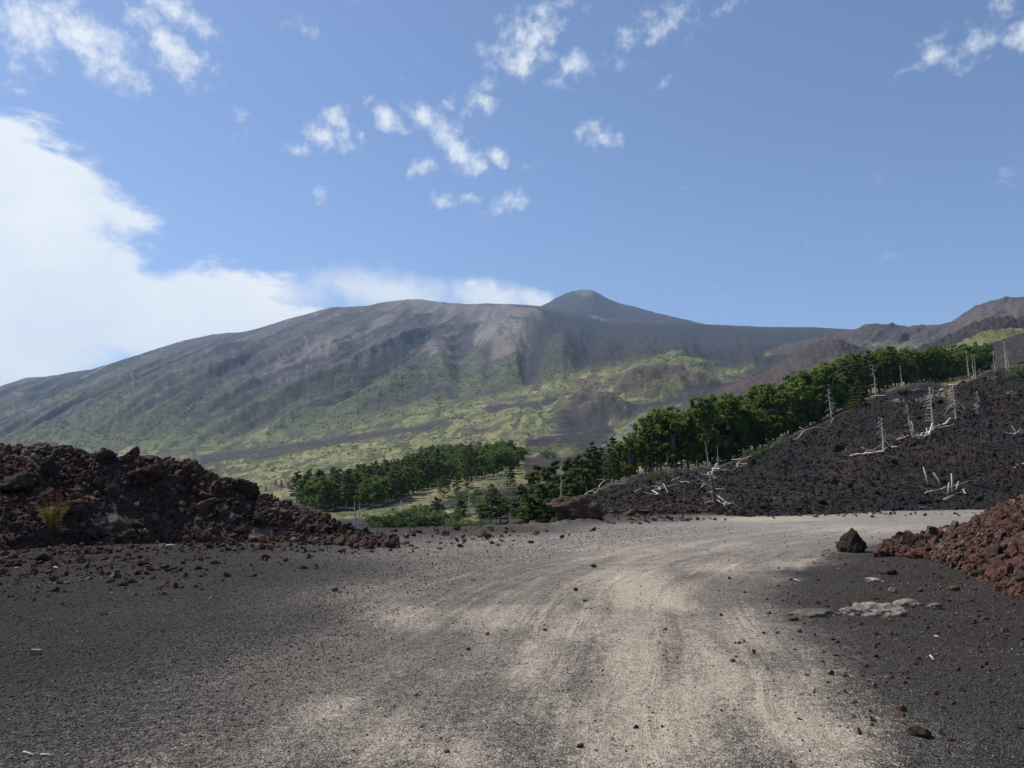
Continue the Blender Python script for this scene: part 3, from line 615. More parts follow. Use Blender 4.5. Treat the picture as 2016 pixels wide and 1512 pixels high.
hill('black_hill', S5, 420, 330, 55, np.linspace(1820, 2700, 300), lambda G, px, py, rt: 1.0 * ridged(px / 12, py / 7, 0, 5, 141, .6) * sst(0, .6, rt), hcol((.044, .038, .038), (.055, .042, .040), 143, 14))

# ------------------------------------------------------------------ forest floor and lava field on the right
BND = [(1000,1035,125),(1060,1025,128),(1110,985,128),(1160,972,130),(1200,958,130),(1250,943,132),(1300,930,137),(1350,925,145),(1400,922,150),(1440,906,155),(1500,884,162),(1560,857,172),(1640,820,185),(1700,786,200),(1760,766,212),(1850,756,228),(1900,746,240),(1960,728,248),(2016,722,255),(2300,690,270),(2700,650,300)]
rows = [[(p, y + 9, Y - 4) for p, y, Y in BND], [(p, y + 1, Y + 1) for p, y, Y in BND], [(p, y - 3, Y + 35) for p, y, Y in BND], [(p, y + 0, Y + 90) for p, y, Y in BND], [(p, y + 60, Y + 150) for p, y, Y in BND]]
def ff_col(G, px, py, rt):
    n = fbm(px / 12, py / 5, 0, 4, 151); c = np.zeros(px.shape + (3,)) + np.array([.045, .04, .025])
    e = sst(1.6, 1.0, rt); c = blend(c, (.20, .18, .11), e * .9); c = blend(c, (.09, .11, .04), e * sst(-.1, .25, n)); c = blend(c, (.20, .14, .10), e * sst(.12, .35, -n))
    return c
fan('forest_floor', rows, np.linspace(1000, 2700, 520), [6, 20, 8, 6], lambda G, px, py, rt: .5 * fbm(G[..., 0] / 4, G[..., 1] / 4, 0, 4, 152), ff_col, M_floor)
BN = np.array(BND, float)
def bnd(px): return np.interp(px, BN[:, 0], BN[:, 1]), np.interp(px, BN[:, 0], BN[:, 2])
L0 = [(1040,1064,30),(1120,1046,33),(1180,1030,37),(1250,1020,38),(1320,1014,41),(1400,1012,42),(1430,1018,39),(1500,1019,38.5),(1700,1012,42.5),(1940,1001,50),(2016,998,52),(2300,990,58),(2700,985,62)]
rows = [[(p, y + 8, Y - .5) for p, y, Y in L0],
 [(p, y, Y + 1) for p, y, Y in L0],
 [(1040,1070,48),(1120,1040,50),(1180,1016,55),(1250,1000,58),(1400,988,58),(1500,980,58),(1700,962,60),(1940,935,68),(2016,925,70),(2300,890,75),(2700,860,80)],
 [(1040,1075,75),(1120,1030,78),(1180,996,85),(1250,975,90),(1400,948,95),(1500,935,98),(1600,922,102),(1700,890,108),(1790,852,114),(1880,824,122),(1930,795,126),(2016,764,130),(2300,700,140),(2700,640,150)],
 [(1040,1070,100),(1120,1010,102),(1180,980,106),(1250,958,110),(1400,936,120),(1500,912,126),(1600,873,136),(1700,850,145),(1790,815,152),(1880,806,158),(1930,782,160),(2016,757,165),(2300,705,180),(2700,645,190)],
 [(p, y, Y) for p, y, Y in BND],
 [(p, y + 14, Y + 7) for p, y, Y in BND]]
def lava_disp(G, px, py, rt):
    x, y, z = G[..., 0], G[..., 1], G[..., 2]
    k = sst(.95, 1.7, rt) * (1 - .8 * sst(4.6, 5, rt))
    d = 1.1 * fbm(x / 16, y / 16, z / 16, 3, 161) + .85 * ridged(x / 4.2, y / 4.2, z / 4, 4, 162, .6) * .5 + .45 * ridged(x / 1.1, y / 1.1, z, 4, 165, .65)
    d = d + 1.5 * np.maximum(0, ridged(x / 9, y / 7, 0, 4, 168, .55)) ** 3
    for cx, cy, rx, ry, h in [(1790,765,60,14,1.6),(1920,765,40,14,1.2),(1900,800,34,22,2.2),(1570,880,40,8,.8),(1650,885,16,8,1.0),(1960,735,40,8,1.2),(1560,990,50,8,.5),(1700,985,60,9,.6)]:
        d = d + h * ell(px, py, cx, cy, rx, ry) * (1 + .5 * fbm(x / 2, y / 2, z / 2, 4, 169))
    return d * k * np.interp(y, [40, 60, 110], [.35, .6, 1])
def lava_col(G, px, py, rt):
    x, y, z = G[..., 0], G[..., 1], G[..., 2]
    n1 = fbm(px / 55, py / 26, 0, 5, 171, .6); n2 = fbm(x / 1.2, y / 1.2, z, 4, 175, .65)
    c = np.zeros(px.shape + (3,)) + np.array([.030, .026, .026])
    c = blend(c, (.045, .029, .024), sst(.05, .45, n1 + .3 * n2) * .7); c = blend(c, (.024, .024, .026), sst(.1, .4, -n1))
    for a in [(1785,770,30,10,.8),(1955,780,30,12,.9),(1690,915,50,14,.5),(1560,985,90,14,.7),(1350,1000,80,8,.7),(1700,955,120,20,.5),(1850,900,90,22,.5)]: c = blend(c, (.062, .038, .031), .8 * a[4] * sst(.2, .8, ell(px, py, *a[:4]) + .3 * n2))
    dd, _, _ = pdist(px, py, [(1760,796),(1860,786),(1905,766),(1960,750),(2000,742),(2060,735)]); c = blend(c, (.17, .16, .15), sst(3.2, 1.4, dd) * sst(.1, .3, n1 + .35) )
    c = blend(c, (.17, .15, .12), sst(.25, .75, ell(px, py, 1863, 783, 18, 16, -20) + .2 * n2) * .8)
    c = blend(c, (.15, .15, .155), sst(.4, .8, ell(px, py, 1925, 812, 8, 13, -20) + ell(px, py, 1992, 777, 14, 6) + .25 * n2) * .8)
    by, _ = bnd(px); e = sst(9, 2, py - by + 6 * n1) * sst(1120, 1180, px)
    c = blend(c, (.19, .165, .115), e * sst(-.25, .2, n2) * .75); c = blend(c, (.10, .12, .045), e * sst(.0, .3, fbm(px / 16, py / 16, 0, 3, 178)) * .7)
    c = blend(c, (.12, .13, .05), spoly(px + 5 * n1, py + 3 * n2, [(1850,765),(1880,752),(1920,747),(1912,758),(1870,771)], 3))
    return c
LAVA = fan('lava_field', rows, np.concatenate([np.linspace(1040, 2060, 560, endpoint=False), np.linspace(2060, 2700, 120)]), [4, 60, 80, 46, 60, 8], lava_disp, lava_col, M_lava)

# ------------------------------------------------------------------ rocks
def ico(sub):
    bm = bmesh.new(); bmesh.ops.create_icosphere(bm, subdivisions=sub, radius=1)
    V = np.array([v.co[:] for v in bm.verts]); Fq = np.array([[v.index for v in f.verts] for f in bm.faces]); bm.free(); return V, Fq
ICO = {k: ico(k) for k in (1, 2, 3, 4, 5)}
def rock_mesh(name, seed, m, sub=4, dims=(1, .85, .7), rough=.3, cuts=7, fine=.10, freq=1.3, shape=None, deep=.85, hlo=.55, hhi=.9, smooth=True):
    V, Fq = ICO[sub]; V = V.copy(); r = np.random.default_rng(seed)
    for _ in range(cuts):
        n = r.normal(size=3); n /= np.linalg.norm(n); h = r.uniform(hlo, hhi)
        d = V @ n - h; V = V - np.where(d > 0, d, 0)[:, None] * n * deep
    o = seed * 3.17
    a = V / np.maximum(np.linalg.norm(V, axis=1, keepdims=True), 1e-6)
    k = 1 + rough * fbm(a[:, 0] * freq + o, a[:, 1] * freq, a[:, 2] * freq, 4, 200, .6) + fine * ridged(a[:, 0] * 3.6 + o, a[:, 1] * 3.6, a[:, 2] * 3.6, 4, 210, .65)
    V = V * k[:, None]
    if shape: V = shape(V)
    V = V * np.array(dims)
    return mesh_np(name, V, Fq, m, smooth=smooth)
def rock_set(m, n, s0, sub=3, **k):
    out = []
    for i in range(n):
        r = np.random.default_rng(s0 + i)
        out.append(rock_mesh('rock', s0 + i, m, sub, (1, r.uniform(.65, 1), r.uniform(.5, .85)), rough=r.uniform(.25, .5), fine=.20, cuts=r.integers(8, 16), deep=1.0, hlo=.4, hhi=.8, smooth=sub > 3, **k))
    return out
R_brown = rock_set(M_rbrown, 10, 300, 4); R_red = rock_set(M_rred, 10, 330, 4); R_black = rock_set(M_rblack, 8, 360, 3)
R_peb = rock_set(M_peb, 5, 390, 1); R_pebt = rock_set(M_pebtan, 4, 400, 2)

def scatter_group(meshes, name):
    ng = bpy.data.node_groups.new(name, 'GeometryNodeTree')
    ng.interface.new_socket('Geometry', in_out='INPUT', socket_type='NodeSocketGeometry'); ng.interface.new_socket('Geometry', in_out='OUTPUT', socket_type='NodeSocketGeometry')
    N = ng.nodes; L = ng.links; gi = N.new('NodeGroupInput'); go = N.new('NodeGroupOutput')
    def na(n, t): a = N.new('GeometryNodeInputNamedAttribute'); a.data_type = t; a.inputs['Name'].default_value = n; return a.outputs['Attribute']
    jn = N.new('GeometryNodeJoinGeometry')
    for ob in meshes:
        oi = N.new('GeometryNodeObjectInfo'); oi.transform_space = 'ORIGINAL'; oi.inputs['Object'].default_value = ob; oi.inputs['As Instance'].default_value = False
        g2 = N.new('GeometryNodeGeometryToInstance'); L.new(oi.outputs['Geometry'], g2.inputs[0]); L.new(g2.outputs[0], jn.inputs[0])
    ip = N.new('GeometryNodeInstanceOnPoints'); L.new(gi.outputs[0], ip.inputs['Points']); L.new(jn.outputs[0], ip.inputs['Instance'])
    ip.inputs['Pick Instance'].default_value = True; L.new(na('idx', 'INT'), ip.inputs['Instance Index'])
    L.new(na('rot', 'FLOAT_VECTOR'), ip.inputs['Rotation']); L.new(na('scl', 'FLOAT_VECTOR'), ip.inputs['Scale'])
    L.new(ip.outputs[0], go.inputs[0]); return ng
def scatter(name, pts, sizes, sources, parent=None, flat=1.0, kind='stuff', upright=False, **tg):
    n = len(pts); me = bpy.data.meshes.new(name); me.vertices.add(n); me.vertices.foreach_set('co', np.asarray(pts, np.float32).ravel())
    a = me.attributes.new('idx', 'INT', 'POINT'); a.data.foreach_set('value', rng.integers(0, len(sources), n).astype(np.int32))
    rot = rng.uniform(-math.pi, math.pi, (n, 3))
    if upright: rot[:, :2] *= .04
    a = me.attributes.new('rot', 'FLOAT_VECTOR', 'POINT'); a.data.foreach_set('vector', rot.astype(np.float32).ravel())
    s = np.asarray(sizes)[:, None] * rng.uniform(.7, 1.3, (n, 3)); s[:, 2] *= flat
    a = me.attributes.new('scl', 'FLOAT_VECTOR', 'POINT'); a.data.foreach_set('vector', s.astype(np.float32).ravel())
    o = link(name, me, parent); md = o.modifiers.new('scatter', 'NODES'); md.node_group = scatter_group(sources, name); tag(o, kind=kind, **tg); return o
def norm_rot(): return tuple(rng.uniform(-math.pi, math.pi, 3))

# --- left lava mound
rows = [[(-900,1110,15),(-300,1100,16.5),(0,1078,20.2),(150,1066,22),(300,1062,22.6),(400,1064,22.6),(560,1062,23),(700,1072,21.5),(790,1080,20.5),(840,1088,20)],
 [(-900,1070,16),(-300,1060,17),(0,1040,20.8),(100,1036,21.4),(200,1036,22.4),(300,1040,23),(400,1044,23),(560,1040,23.6),(700,1058,23),(790,1076,21.5),(840,1090,20.5)],
 [(-900,970,17.5),(-300,960,18.5),(0,955,22.2),(100,958,22.6),(200,972,23.3),(300,985,23.6),(400,995,23.6),(500,1005,24),(600,1022,24),(700,1050,23.6),(790,1074,22),(840,1094,21)],
 [(-900,870,20),(-300,880,21),(0,886,24),(50,886,24),(100,884,24.2),(170,890,24.3),(230,892,24.5),(300,897,24.5),(350,906,24.6),(385,918,24.8),(410,938,25),(440,945,25.2),(500,968,25.4),(540,985,25.5),(600,1010,25.3),(650,1026,25),(700,1045,24.8),(760,1064,24),(800,1078,23),(840,1100,22)],
 [(-900,950,25),(-300,960,26),(0,980,29),(500,1050,29),(700,1100,28),(840,1130,26)],
 [(-900,1250,33),(0,1250,34),(840,1250,32)]]
def lm_disp(G, px, py, rt):
    x, y, z = G[..., 0], G[..., 1], G[..., 2]; k = sst(.05, 1, rt)
    return .22 * fbm(x / 1.6, y / 1.6, 0, 4, 229) * (1 - sst(.8, 1.6, rt)) - .22 * (1 - sst(0, .45, rt)) + k * (.22 * ridged(x / 1.3, y / 1.3, z / 1.3, 5, 221, .6) + .14 * fbm(x / .3, y / .3, z / .3, 3, 225, .6) - .17)
def lm_col(G, px, py, rt):
    x, y, z = G[..., 0], G[..., 1], G[..., 2]; n = fbm(x / 1.5, y / 1.5, z, 5, 231, .6); n2 = fbm(x / .25, y / .25, z / .25, 3, 235)
    c = np.zeros(px.shape + (3,)) + np.array([.050, .033, .028]); c = blend(c, (.030, .026, .025), sst(-.1, .3, n)); c = c * (1 + .3 * n2)[..., None]
    for a in [(190,1010,110,16,-10,.8),(80,920,90,16,-10,.4),(500,1045,70,14,-5,1),(540,1035,60,12,0,.7),(30,900,60,10,0,.5)]: c = blend(c, (.13, .10, .085), sst(.3, .8, a[5] * ell(px, py, *a[:5]) + .3 * n))
    return c
MOUND = fan('lava_mound', rows, np.concatenate([np.linspace(-900, -30, 50, endpoint=False), np.linspace(-30, 845, 330)]), [14, 40, 46, 16, 5], lm_disp, lm_col, M_floor, kind='structure')
def heap_rocks(p, n, sizes, meshes, wf, sink=.25, name='rock'):
    pts = on_patch(p, n, wf); out = []
    for i, q in enumerate(pts):
        s = sizes(i); o = link(name, meshes[rng.integers(len(meshes))], p.o, (q[0], q[1], q[2] + s * sink), norm_rot() if s < .3 else (rng.uniform(-.4, .4), rng.uniform(-.4, .4), rng.uniform(0, 6)), (s, s * rng.uniform(.7, 1), s * rng.uniform(.6, .9)))
        out.append(o)
    return out
vis = lambda px, py, G: ((px > -60) & (px < 860) & (G[..., 1] < 26)).astype(float)
big = heap_rocks(MOUND, 290, lambda i: (.32 if i < 12 else .19 if i < 70 else .12) * rng.uniform(.7, 1.35), R_brown, lambda px, py, G: vis(px, py, G) * (py < 1062) * (1 - .85 * ell(px, py, 210, 1018, 100, 20)))
src_b = big[:1] + [o for o in big[1:60] if o.data is not big[0].data][:5]
pts = on_patch(MOUND, 27000, lambda px, py, G: vis(px, py, G) * (.12 + sst(-.28, .12, fbm(G[..., 0] / .9, G[..., 1] / .9, G[..., 2], 3, 251)))); sz = np.clip(rng.lognormal(-3.15, .6, len(pts)), .016, .2)
bare = ell(*proj(pts), 210, 1020, 80, 16, -8) + ell(*proj(pts), 510, 1048, 60, 12); keep = rng.random(len(pts)) > np.clip(bare * 1.5, 0, .93)
pts = pts[keep]; sz = sz[keep]; pts[:, 2] += sz * .3
scatter('rubble', pts, sz, src_b, MOUND.o)
# --- right red heap
rows = [[(1720,1092,18),(1760,1092,18.2),(1830,1098,17.4),(1880,1118,15.4),(1930,1140,13.6),(1970,1160,12.2),(2016,1180,11.2),(2200,1260,8.5),(2600,1400,6)],
 [(1720,1091,18.3),(1760,1084,18.8),(1830,1080,18.2),(1880,1085,17),(1930,1088,15.8),(1970,1092,14.4),(2016,1098,13.2),(2200,1120,10.5),(2600,1100,8)],
 [(1720,1090,18.8),(1780,1068,20),(1810,1062,20.2),(1850,1054,19.8),(1880,1046,19.4),(1910,1034,19.2),(1940,1018,19),(1970,1002,18.6),(2016,988,17.8),(2200,920,14),(2600,850,11)],
 [(1720,1096,19.5),(1780,1090,22),(1900,1070,22.5),(2016,1060,21),(2200,1050,18),(2600,1000,14)]]
RED = fan('red_rock_heap', rows, np.linspace(1720, 2600, 260), [36, 36, 8], lambda G, px, py, rt: .16 * fbm(G[..., 0] / 1.1, G[..., 1] / 1.1, 0, 4, 249) * (1 - sst(.8, 1.5, rt)) - .16 * (1 - sst(0, .4, rt)) + sst(.1, .8, rt) * (.16 * ridged(G[..., 0] / .9, G[..., 1] / .9, G[..., 2], 4, 241, .6) - .05),
  lambda G, px, py, rt: np.zeros(px.shape + (3,)) + np.array([.075, .045, .035]), M_floor, kind='structure')
vr = lambda px, py, G: ((px > 1730) & (px < 2120) & (G[..., 1] < 21)).astype(float)
bigr = heap_rocks(RED, 260, lambda i: (.24 if i < 22 else .14 if i < 80 else .08) * rng.uniform(.55, 1.45), R_red, vr, .2)
src_r = bigr[:1] + [o for o in bigr[1:60] if o.data is not bigr[0].data][:5]
pts = on_patch(RED, 11000, lambda px, py, G: vr(px, py, G) * (.2 + sst(-.3, .1, fbm(G[..., 0] / .7, G[..., 1] / .7, G[..., 2], 3, 252)))); sz = np.clip(rng.lognormal(-3.2, .55, len(pts)), .015, .13); pts[:, 2] += sz * .3
scatter('rubble', pts, sz, src_r, RED.o)
# --- black clinker on the lava field
def named_rock(name, me, loc, s, label, rot=None, cat='rock', group=None, rz=None):
    o = link(name, me, None, loc, rot if rot is not None else (0, 0, rng.uniform(0, 6)), s); tag(o, label, cat, group); return o
lav_src = []
for i, (px_, py_, s, lb) in enumerate([(1650,885,.9,'black jagged lava block standing alone on the slope left of the leaning bare snag'),(1885,812,1.5,'largest black lava block on the ridge right of the umbrella-shaped snag'),(1775,772,1.4,'black lava knob just below the wood near the top of the slope'),
                                       (1850,790,1.1,'black lava block left of the pale dust patch below the wood'),(1560,895,.8,'low dark lava block high on the slope below the leafy wood edge'),(1620,990,.5,'dark lava block at the foot of the slope above the grey road')]):
    q = locate(LAVA, px_, py_); lav_src.append(named_rock('lava_block', R_black[i], q + Vector((0, 0, s * .3)), (s, s * .8, s * .8), lb))
visl = lambda px, py, G: ((px > 1100) & (px < 2080) & (G[..., 1] > 37) & (py < bnd(px)[0] * 0 + 1025)) / np.maximum(G[..., 1], 30) ** 1.1
pts = on_patch(LAVA, 110000, visl); dist = pts[:, 1]; ppx, ppy = proj(pts)
keep = ppy > bnd(ppx)[0] + 7; pts, dist = pts[keep], dist[keep]
sz = np.clip(rng.lognormal(-2.6, .62, len(pts)), .03, .6) * np.interp(dist, [40, 70, 150], [.5, .66, 1.05]); pts[:, 2] += sz * .2
scatter('lava_clinker', pts, sz, lav_src, None, label='black and rusty clinker blocks covering the lava slope', cat='lava rubble')

# --- single rocks
pyr = lambda V: np.stack([V[:, 0] * (1 - .42 * np.clip(V[:, 2] + .2, 0, 1.2)) + .12 * V[:, 2], V[:, 1] * (1 - .4 * np.clip(V[:, 2] + .2, 0, 1.2)), V[:, 2] * 1.1], 1)
q = gp(1690, 1088)
named_rock('boulder', rock_mesh('boulder', 501, M_rdark, 5, (.37, .32, .34), .34, 9, .24, 2.0, pyr), q + Vector((0, .25, .16)), 1, 'pyramid-shaped dark boulder at the edge of the grey road', (0, 0, .3), 'boulder')
named_rock('rock', rock_mesh('rock', 502, M_rbrown, 4, (.10, .09, .09), .3), gp(1730, 1090) + Vector((0, 0, .03)), 1, 'small brown rock touching the right foot of the dark pyramid boulder')
q = gp(1722, 1208); slab = rock_mesh('rock', 503, M_rpale, 5, (.34, .22, .17), .5, 7, .24, 2.6)
named_rock('rock', slab, q + Vector((0, 0, -.05)), 1, 'pale bleached rock slab half buried in the black cinders', (0, .05, .12))
named_rock('rock', rock_mesh('rock', 504, M_rpale, 4, (.16, .14, .08), .3, 5), gp(1785, 1190) + Vector((0, 0, 0)), 1, 'small pale rock at the right end of the bleached slab')
named_rock('rock', rock_mesh('rock', 505, M_rgrey, 4, (.30, .17, .07), .6, 5, .25), gp(1600, 1210) + Vector((0, 0, -.01)), 1, 'flat grey rock buried left of the bleached slab', (0, 0, .1))
named_rock('rock', rock_mesh('rock', 506, M_rred, 5, (.36, .22, .17), .3, 6), gp(1815, 1098) + Vector((0, 0, .06)), 1, 'long rust-red rock at the front left of the red heap', (0, 0, .1))
named_rock('rock', rock_mesh('rock', 507, M_rgrey, 4, (.20, .15, .15), .3, 6), gp(1886, 1083) + Vector((0, -.4, .34)), 1, 'greyish rock perched among the rust-red rocks')
named_rock('rock', rock_mesh('rock', 508, M_rbrown, 4, (.20, .15, .08), .4), gp(1748, 1130) + Vector((0, 0, .03)), 1, 'dark brown rock in the cinders in front of the red heap')
named_rock('rock', rock_mesh('rock', 509, M_rpale, 4, (.14, .10, .05), .5, 4), gp(1722, 1145) + Vector((0, 0, .01)), 1, 'flat yellowish rock just in front of the dark brown rock')
named_rock('rock', rock_mesh('rock', 510, M_rgrey, 4, (.07, .06, .05), .3), gp(1758, 1166) + Vector((0, 0, .02)), 1, 'small light grey rock above the bleached slab')
named_rock('rock', rock_mesh('rock', 511, M_rred, 4, (.085, .07, .06), .3), gp(1877, 1162) + Vector((0, 0, .03)), 1, 'round reddish stone below the red heap')
named_rock('rock', rock_mesh('rock', 512, M_rgrey, 4, (.11, .08, .05), .3), gp(1842, 1198) + Vector((0, 0, .02)), 1, 'grey stone to the right of the bleached slab')
# chunk at the end of the plateau
q = gp(1140, 1026)
named_rock('lava_outcrop', rock_mesh('lava_outcrop', 520, rock_mat('umber_lava', [(0, (.055, .036, .028)), (.5, (.085, .058, .044)), (1, (.11, .075, .055))], 7), 5, (1.2, .8, .56), .5, 10, .26, 2.4), q + Vector((0, .7, .3)), 1, 'big rounded brown lava chunk beside the grey outcrop at the plateau edge', (0, .06, 0), 'outcrop')
named_rock('lava_outcrop', rock_mesh('lava_outcrop', 521, M_rgrey, 5, (.62, .5, .9), .35, 8, .16, 1.8, pyr), gp(1084, 1026) + Vector((0, .9, .25)), 1, 'pale grey jagged outcrop at the plateau edge left of the brown chunk', (0, .35, .2), 'outcrop')
named_rock('lava_outcrop', rock_mesh('lava_outcrop', 522, M_rbrown, 4, (.65, .4, .22), .35, 5, .14, 2.0), gp(1110, 1026) + Vector((.1, 1.3, 1.05)), 1, 'brown lava cap on top of the grey outcrop', (0, .1, 0), 'outcrop')
named_rock('rock', rock_mesh('rock', 523, M_rbrown, 4, (.32, .25, .16), .3), gp(1018, 1036) + Vector((0, .2, .08)), 1, 'brown rock with pale top at the cinder edge left of the outcrop')
named_rock('rock', rock_mesh('rock', 524, M_rgrey, 4, (.2, .15, .12), .3), gp(1050, 1033) + Vector((0, .2, .06)), 1, 'small grey rock between the brown rock and the grey outcrop')
for i, (a, b_, s) in enumerate([(1215,1014,.35),(1245,1016,.42),(1275,1013,.4),(1310,1010,.35),(1345,1008,.35)]):
    named_rock('rock', R_brown[i], gp(a, b_) + Vector((0, .4, .12)), (s, s * .8, s * .7), 'brown rock in the row right of the big chunk, below the lava slope', group='brown rocks along the foot of the lava slope')
# big blocks on the left mound
for px_, py_, s, lb, mm_ in [(478,968,(.50,.42,.36),'large dark boulder poking out at the right end of the left mound','b'),(140,1010,(.48,.4,.3),'dark wedge-shaped boulder behind the yellow shrub','d'),(38,950,(.5,.42,.3),'dark overhanging boulder near the left frame edge of the mound','d'),
                             (95,935,(.32,.28,.4),'dark pointed boulder on the upper left mound','d'),(290,938,(.8,.5,.3),'broad brown boulder with a dark overhang in the middle of the mound','b'),(212,895,(.34,.26,.28),'brown boulder standing up on the mound skyline','b'),
                             (85,888,(.75,.4,.22),'long brown boulder highest on the mound skyline','b'),(140,893,(.12,.1,.2),'small upright reddish rock on the mound skyline','b'),(455,1024,(.26,.16,.12),'light grey slab lying on the lower mound','g'),(310,1020,(.26,.12,.12),'tilted grey brown slab on the lower mound','g')]:
    q = locate(MOUND, px_, py_, 6); m_ = {'b': M_rbrown, 'd': M_rdark, 'g': M_rgrey}[mm_]
    named_rock('boulder', rock_mesh('boulder', int(px_) + 600, m_, 5, s, .4, 11, .26, 2.0), q + Vector((0, 0, .02)), 1, lb, (rng.uniform(-.2, .2), rng.uniform(-.25, .25), rng.uniform(0, 6)), 'boulder')
# loose stones on the left flat
spots = [(225,1135,.13,'dark red stone of the pair on the cinders below the left mound'),(250,1137,.09,'grey brown stone beside the dark red stone on the cinders'),(168,1048,.20,'orange brown stone on bare ash right of the yellow shrub'),(170,1028,.3,'flat reddish brown rock on bare ash behind the orange stone'),
         (75,1065,.18,'dark stone below the yellow shrub'),(22,1075,.16,'dark stone near the left frame edge'),(215,1090,.12,'brown stone among small rubble on the left flat'),(160,1108,.12,'dark pointed stone on the left flat'),(90,1105,.2,'low dark brown rock on the left flat'),(258,1075,.09,'small grey stone below the mound'),
         (450,1065,.17,'rust brown rock at the mound foot'),(415,1062,.12,'brown rock at the mound foot'),(245,1045,.2,'dark brown rock at the mound foot near the ash slope'),(275,1045,.13,'small dark rock at the mound foot')]
for i, (a, b_, s, lb) in enumerate(spots): named_rock('rock', R_brown[i % 8], gp(a, b_) + Vector((0, 0, s * .3)), (s, s * .8, s * .75), lb, norm_rot())
R_one = rock_set(M_pebtan, 3, 430, 3); R_dk = rock_set(M_rdark, 3, 440, 3)
stn = [(1169,1117,.075,'t','pale flat stone on the far part of the road'),(820,1369,.034,'t','rounded tan stone on the left of the road near the camera'),(660,1164,.07,'t','grey stone on the dark cinders left of the road'),(1073,1241,.03,'d','dark stone in the middle of the road'),
       (922,1280,.03,'d','dark stone left of the tyre tracks'),(1133,1163,.05,'d','dark stone on the road below the pale flat stone'),(1150,1184,.04,'t','small brown stone on the road'),(933,1143,.05,'t','small pale stone left of the tyre tracks'),(1143,1471,.025,'d','dark stone at the lower edge of the road centre'),
       (881,1481,.022,'d','dark pointed stone near the bottom of the frame'),(1252,1433,.025,'d','small dark stone on the pale dust near the camera'),(1810,1450,.07,'d','dark stone near the lower right corner'),(1560,1222,.05,'d','dark stone at the right edge of the road'),(1420,1212,.035,'d','dark stone on pale dust right of the road centre')]
for i, (a, b_, s, k, lb) in enumerate(stn): named_rock('stone', (R_one if k == 't' else R_dk)[i % 3], gp(a, b_) + Vector((0, 0, s * .35)), (s, s * .8, s * .7), lb, None, 'stone')
bm = bmesh.new(); bmesh.ops.create_cube(bm, size=1); bmesh.ops.bevel(bm, geom=bm.edges[:], offset=.06, segments=2); bmesh.ops.subdivide_edges(bm, edges=bm.edges[:], cuts=2)
for v in bm.verts: v.co += Vector(rng.normal(0, .018, 3))
me = bpy.data.meshes.new('stone'); bm.to_mesh(me); bm.free(); me.materials.append(simple('grey_concrete', (.22, .20, .17), .9, .2, 6, bd=.02))
named_rock('stone', me, gp(70, 1288) + Vector((0, 0, .022)), (.085, .055, .045), 'square-edged light grey stone on the cinders at the left', (0, .1, .2), 'stone')

# --- gravel and pebbles (uncountable)
def gravel(n, ymin, ymax, smin, smax, srcs, nm, lb, wf=None):
    Y = np.exp(rng.uniform(math.log(ymin), math.log(ymax), n * 2)); px_ = rng.uniform(-80, 2100, n * 2)
    x = (px_ - 1008) / F * Y * 1.01; z = ground_h(x, Y); pts = np.stack([x, Y, z], -1); ppx, ppy = proj(pts)
    w = np.ones(len(pts)) if wf is None else wf(ppx, ppy, x, Y); k = rng.random(len(pts)) < w; pts = pts[k][:n]
    s = rng.uniform(0, 1, len(pts)) ** 2.5 * (smax - smin) + smin; s = s * np.interp(pts[:, 1], [4, 12, 30], [1, 1.5, 2.4]); pts[:, 2] += s * .15
    return scatter(nm, pts, s, srcs, None, label=lb, cat='gravel')
def seed_stone(mesh, px, py, s, lb, cat='stone'): return named_rock('stone', mesh, gp(px, py) + Vector((0, 0, s * .2)), s, lb, None, cat)
sp1 = [seed_stone(R_peb[i], a, b_, s, lb) for i, (a, b_, s, lb) in enumerate([(347,1395,.022,'little grey stone on the dark cinders at the lower left'),(515,1420,.018,'little grey stone left of the pale dust patch'),(300,1172,.05,'little pale stone on the dark flat'),(1590,1330,.03,'little grey stone on the right verge'),(1870,1300,.03,'little grey stone below the bleached slab')])]
sp2 = [seed_stone(R_pebt[i], a, b_, s, lb) for i, (a, b_, s, lb) in enumerate([(1120,1358,.02,'little tan stone between the tyre tracks'),(1310,1240,.03,'little tan stone on the pale dust'),(960,1250,.03,'little tan stone left of the road centre'),(1420,1400,.02,'little tan stone on the right wheel track')])]
def offroad(ppx, ppy, x, Y):
    d, _, _ = pdist(x, Y, ROADS); return np.clip(.05 + .95 * sst(1.8, 4.0, d), 0, 1)
gravel(52000, 4.2, 30, .0035, .014, sp1, 'gravel', 'fine dark cinder gravel covering the flat', offroad)
gravel(3500, 4.2, 34, .003, .011, sp2, 'road_gravel', 'sparse tan pebbles on the dirt road')
gravel(8000, 5, 26, .012, .065, src_b, 'verge_rubble', 'small brown rubble spread on the flat before the mound', lambda a, b_, x, Y: np.clip(ell(a, b_, 60, 1105, 330, 50) + .5 * ell(a, b_, 930, 1052, 160, 12) + ell(a, b_, 600, 1075, 200, 10) + np.exp(-((b_ - 1070) / 13.0) ** 2) * (a < 770), 0, 1))
gravel(1500, 5, 26, .008, .035, src_r, 'heap_rubble', 'small rusty rubble spread before the red heap', lambda a, b_, x, Y: np.clip(ell(a, b_, 1850, 1170, 190, 60) + .25 * ell(a, b_, 1850, 1300, 250, 150), 0, 1))
gravel(3200, 4.5, 26, .005, .030, src_b, 'mixed_rubble', 'sparse brown rubble on the right verge', lambda a, b_, x, Y: np.clip(1.3 * ell(a, b_, 1850, 1240, 250, 170), 0, 1))
gravel(1500, 25, 44, .02, .07, src_b, 'edge_rubble', 'brown rubble along the far edge of the road', lambda a, b_, x, Y: np.clip(ell(a, b_, 950, 1045, 130, 8) + ell(a, b_, 1250, 1022, 160, 7) + ell(a, b_, 1700, 1013, 260, 4), 0, 1))

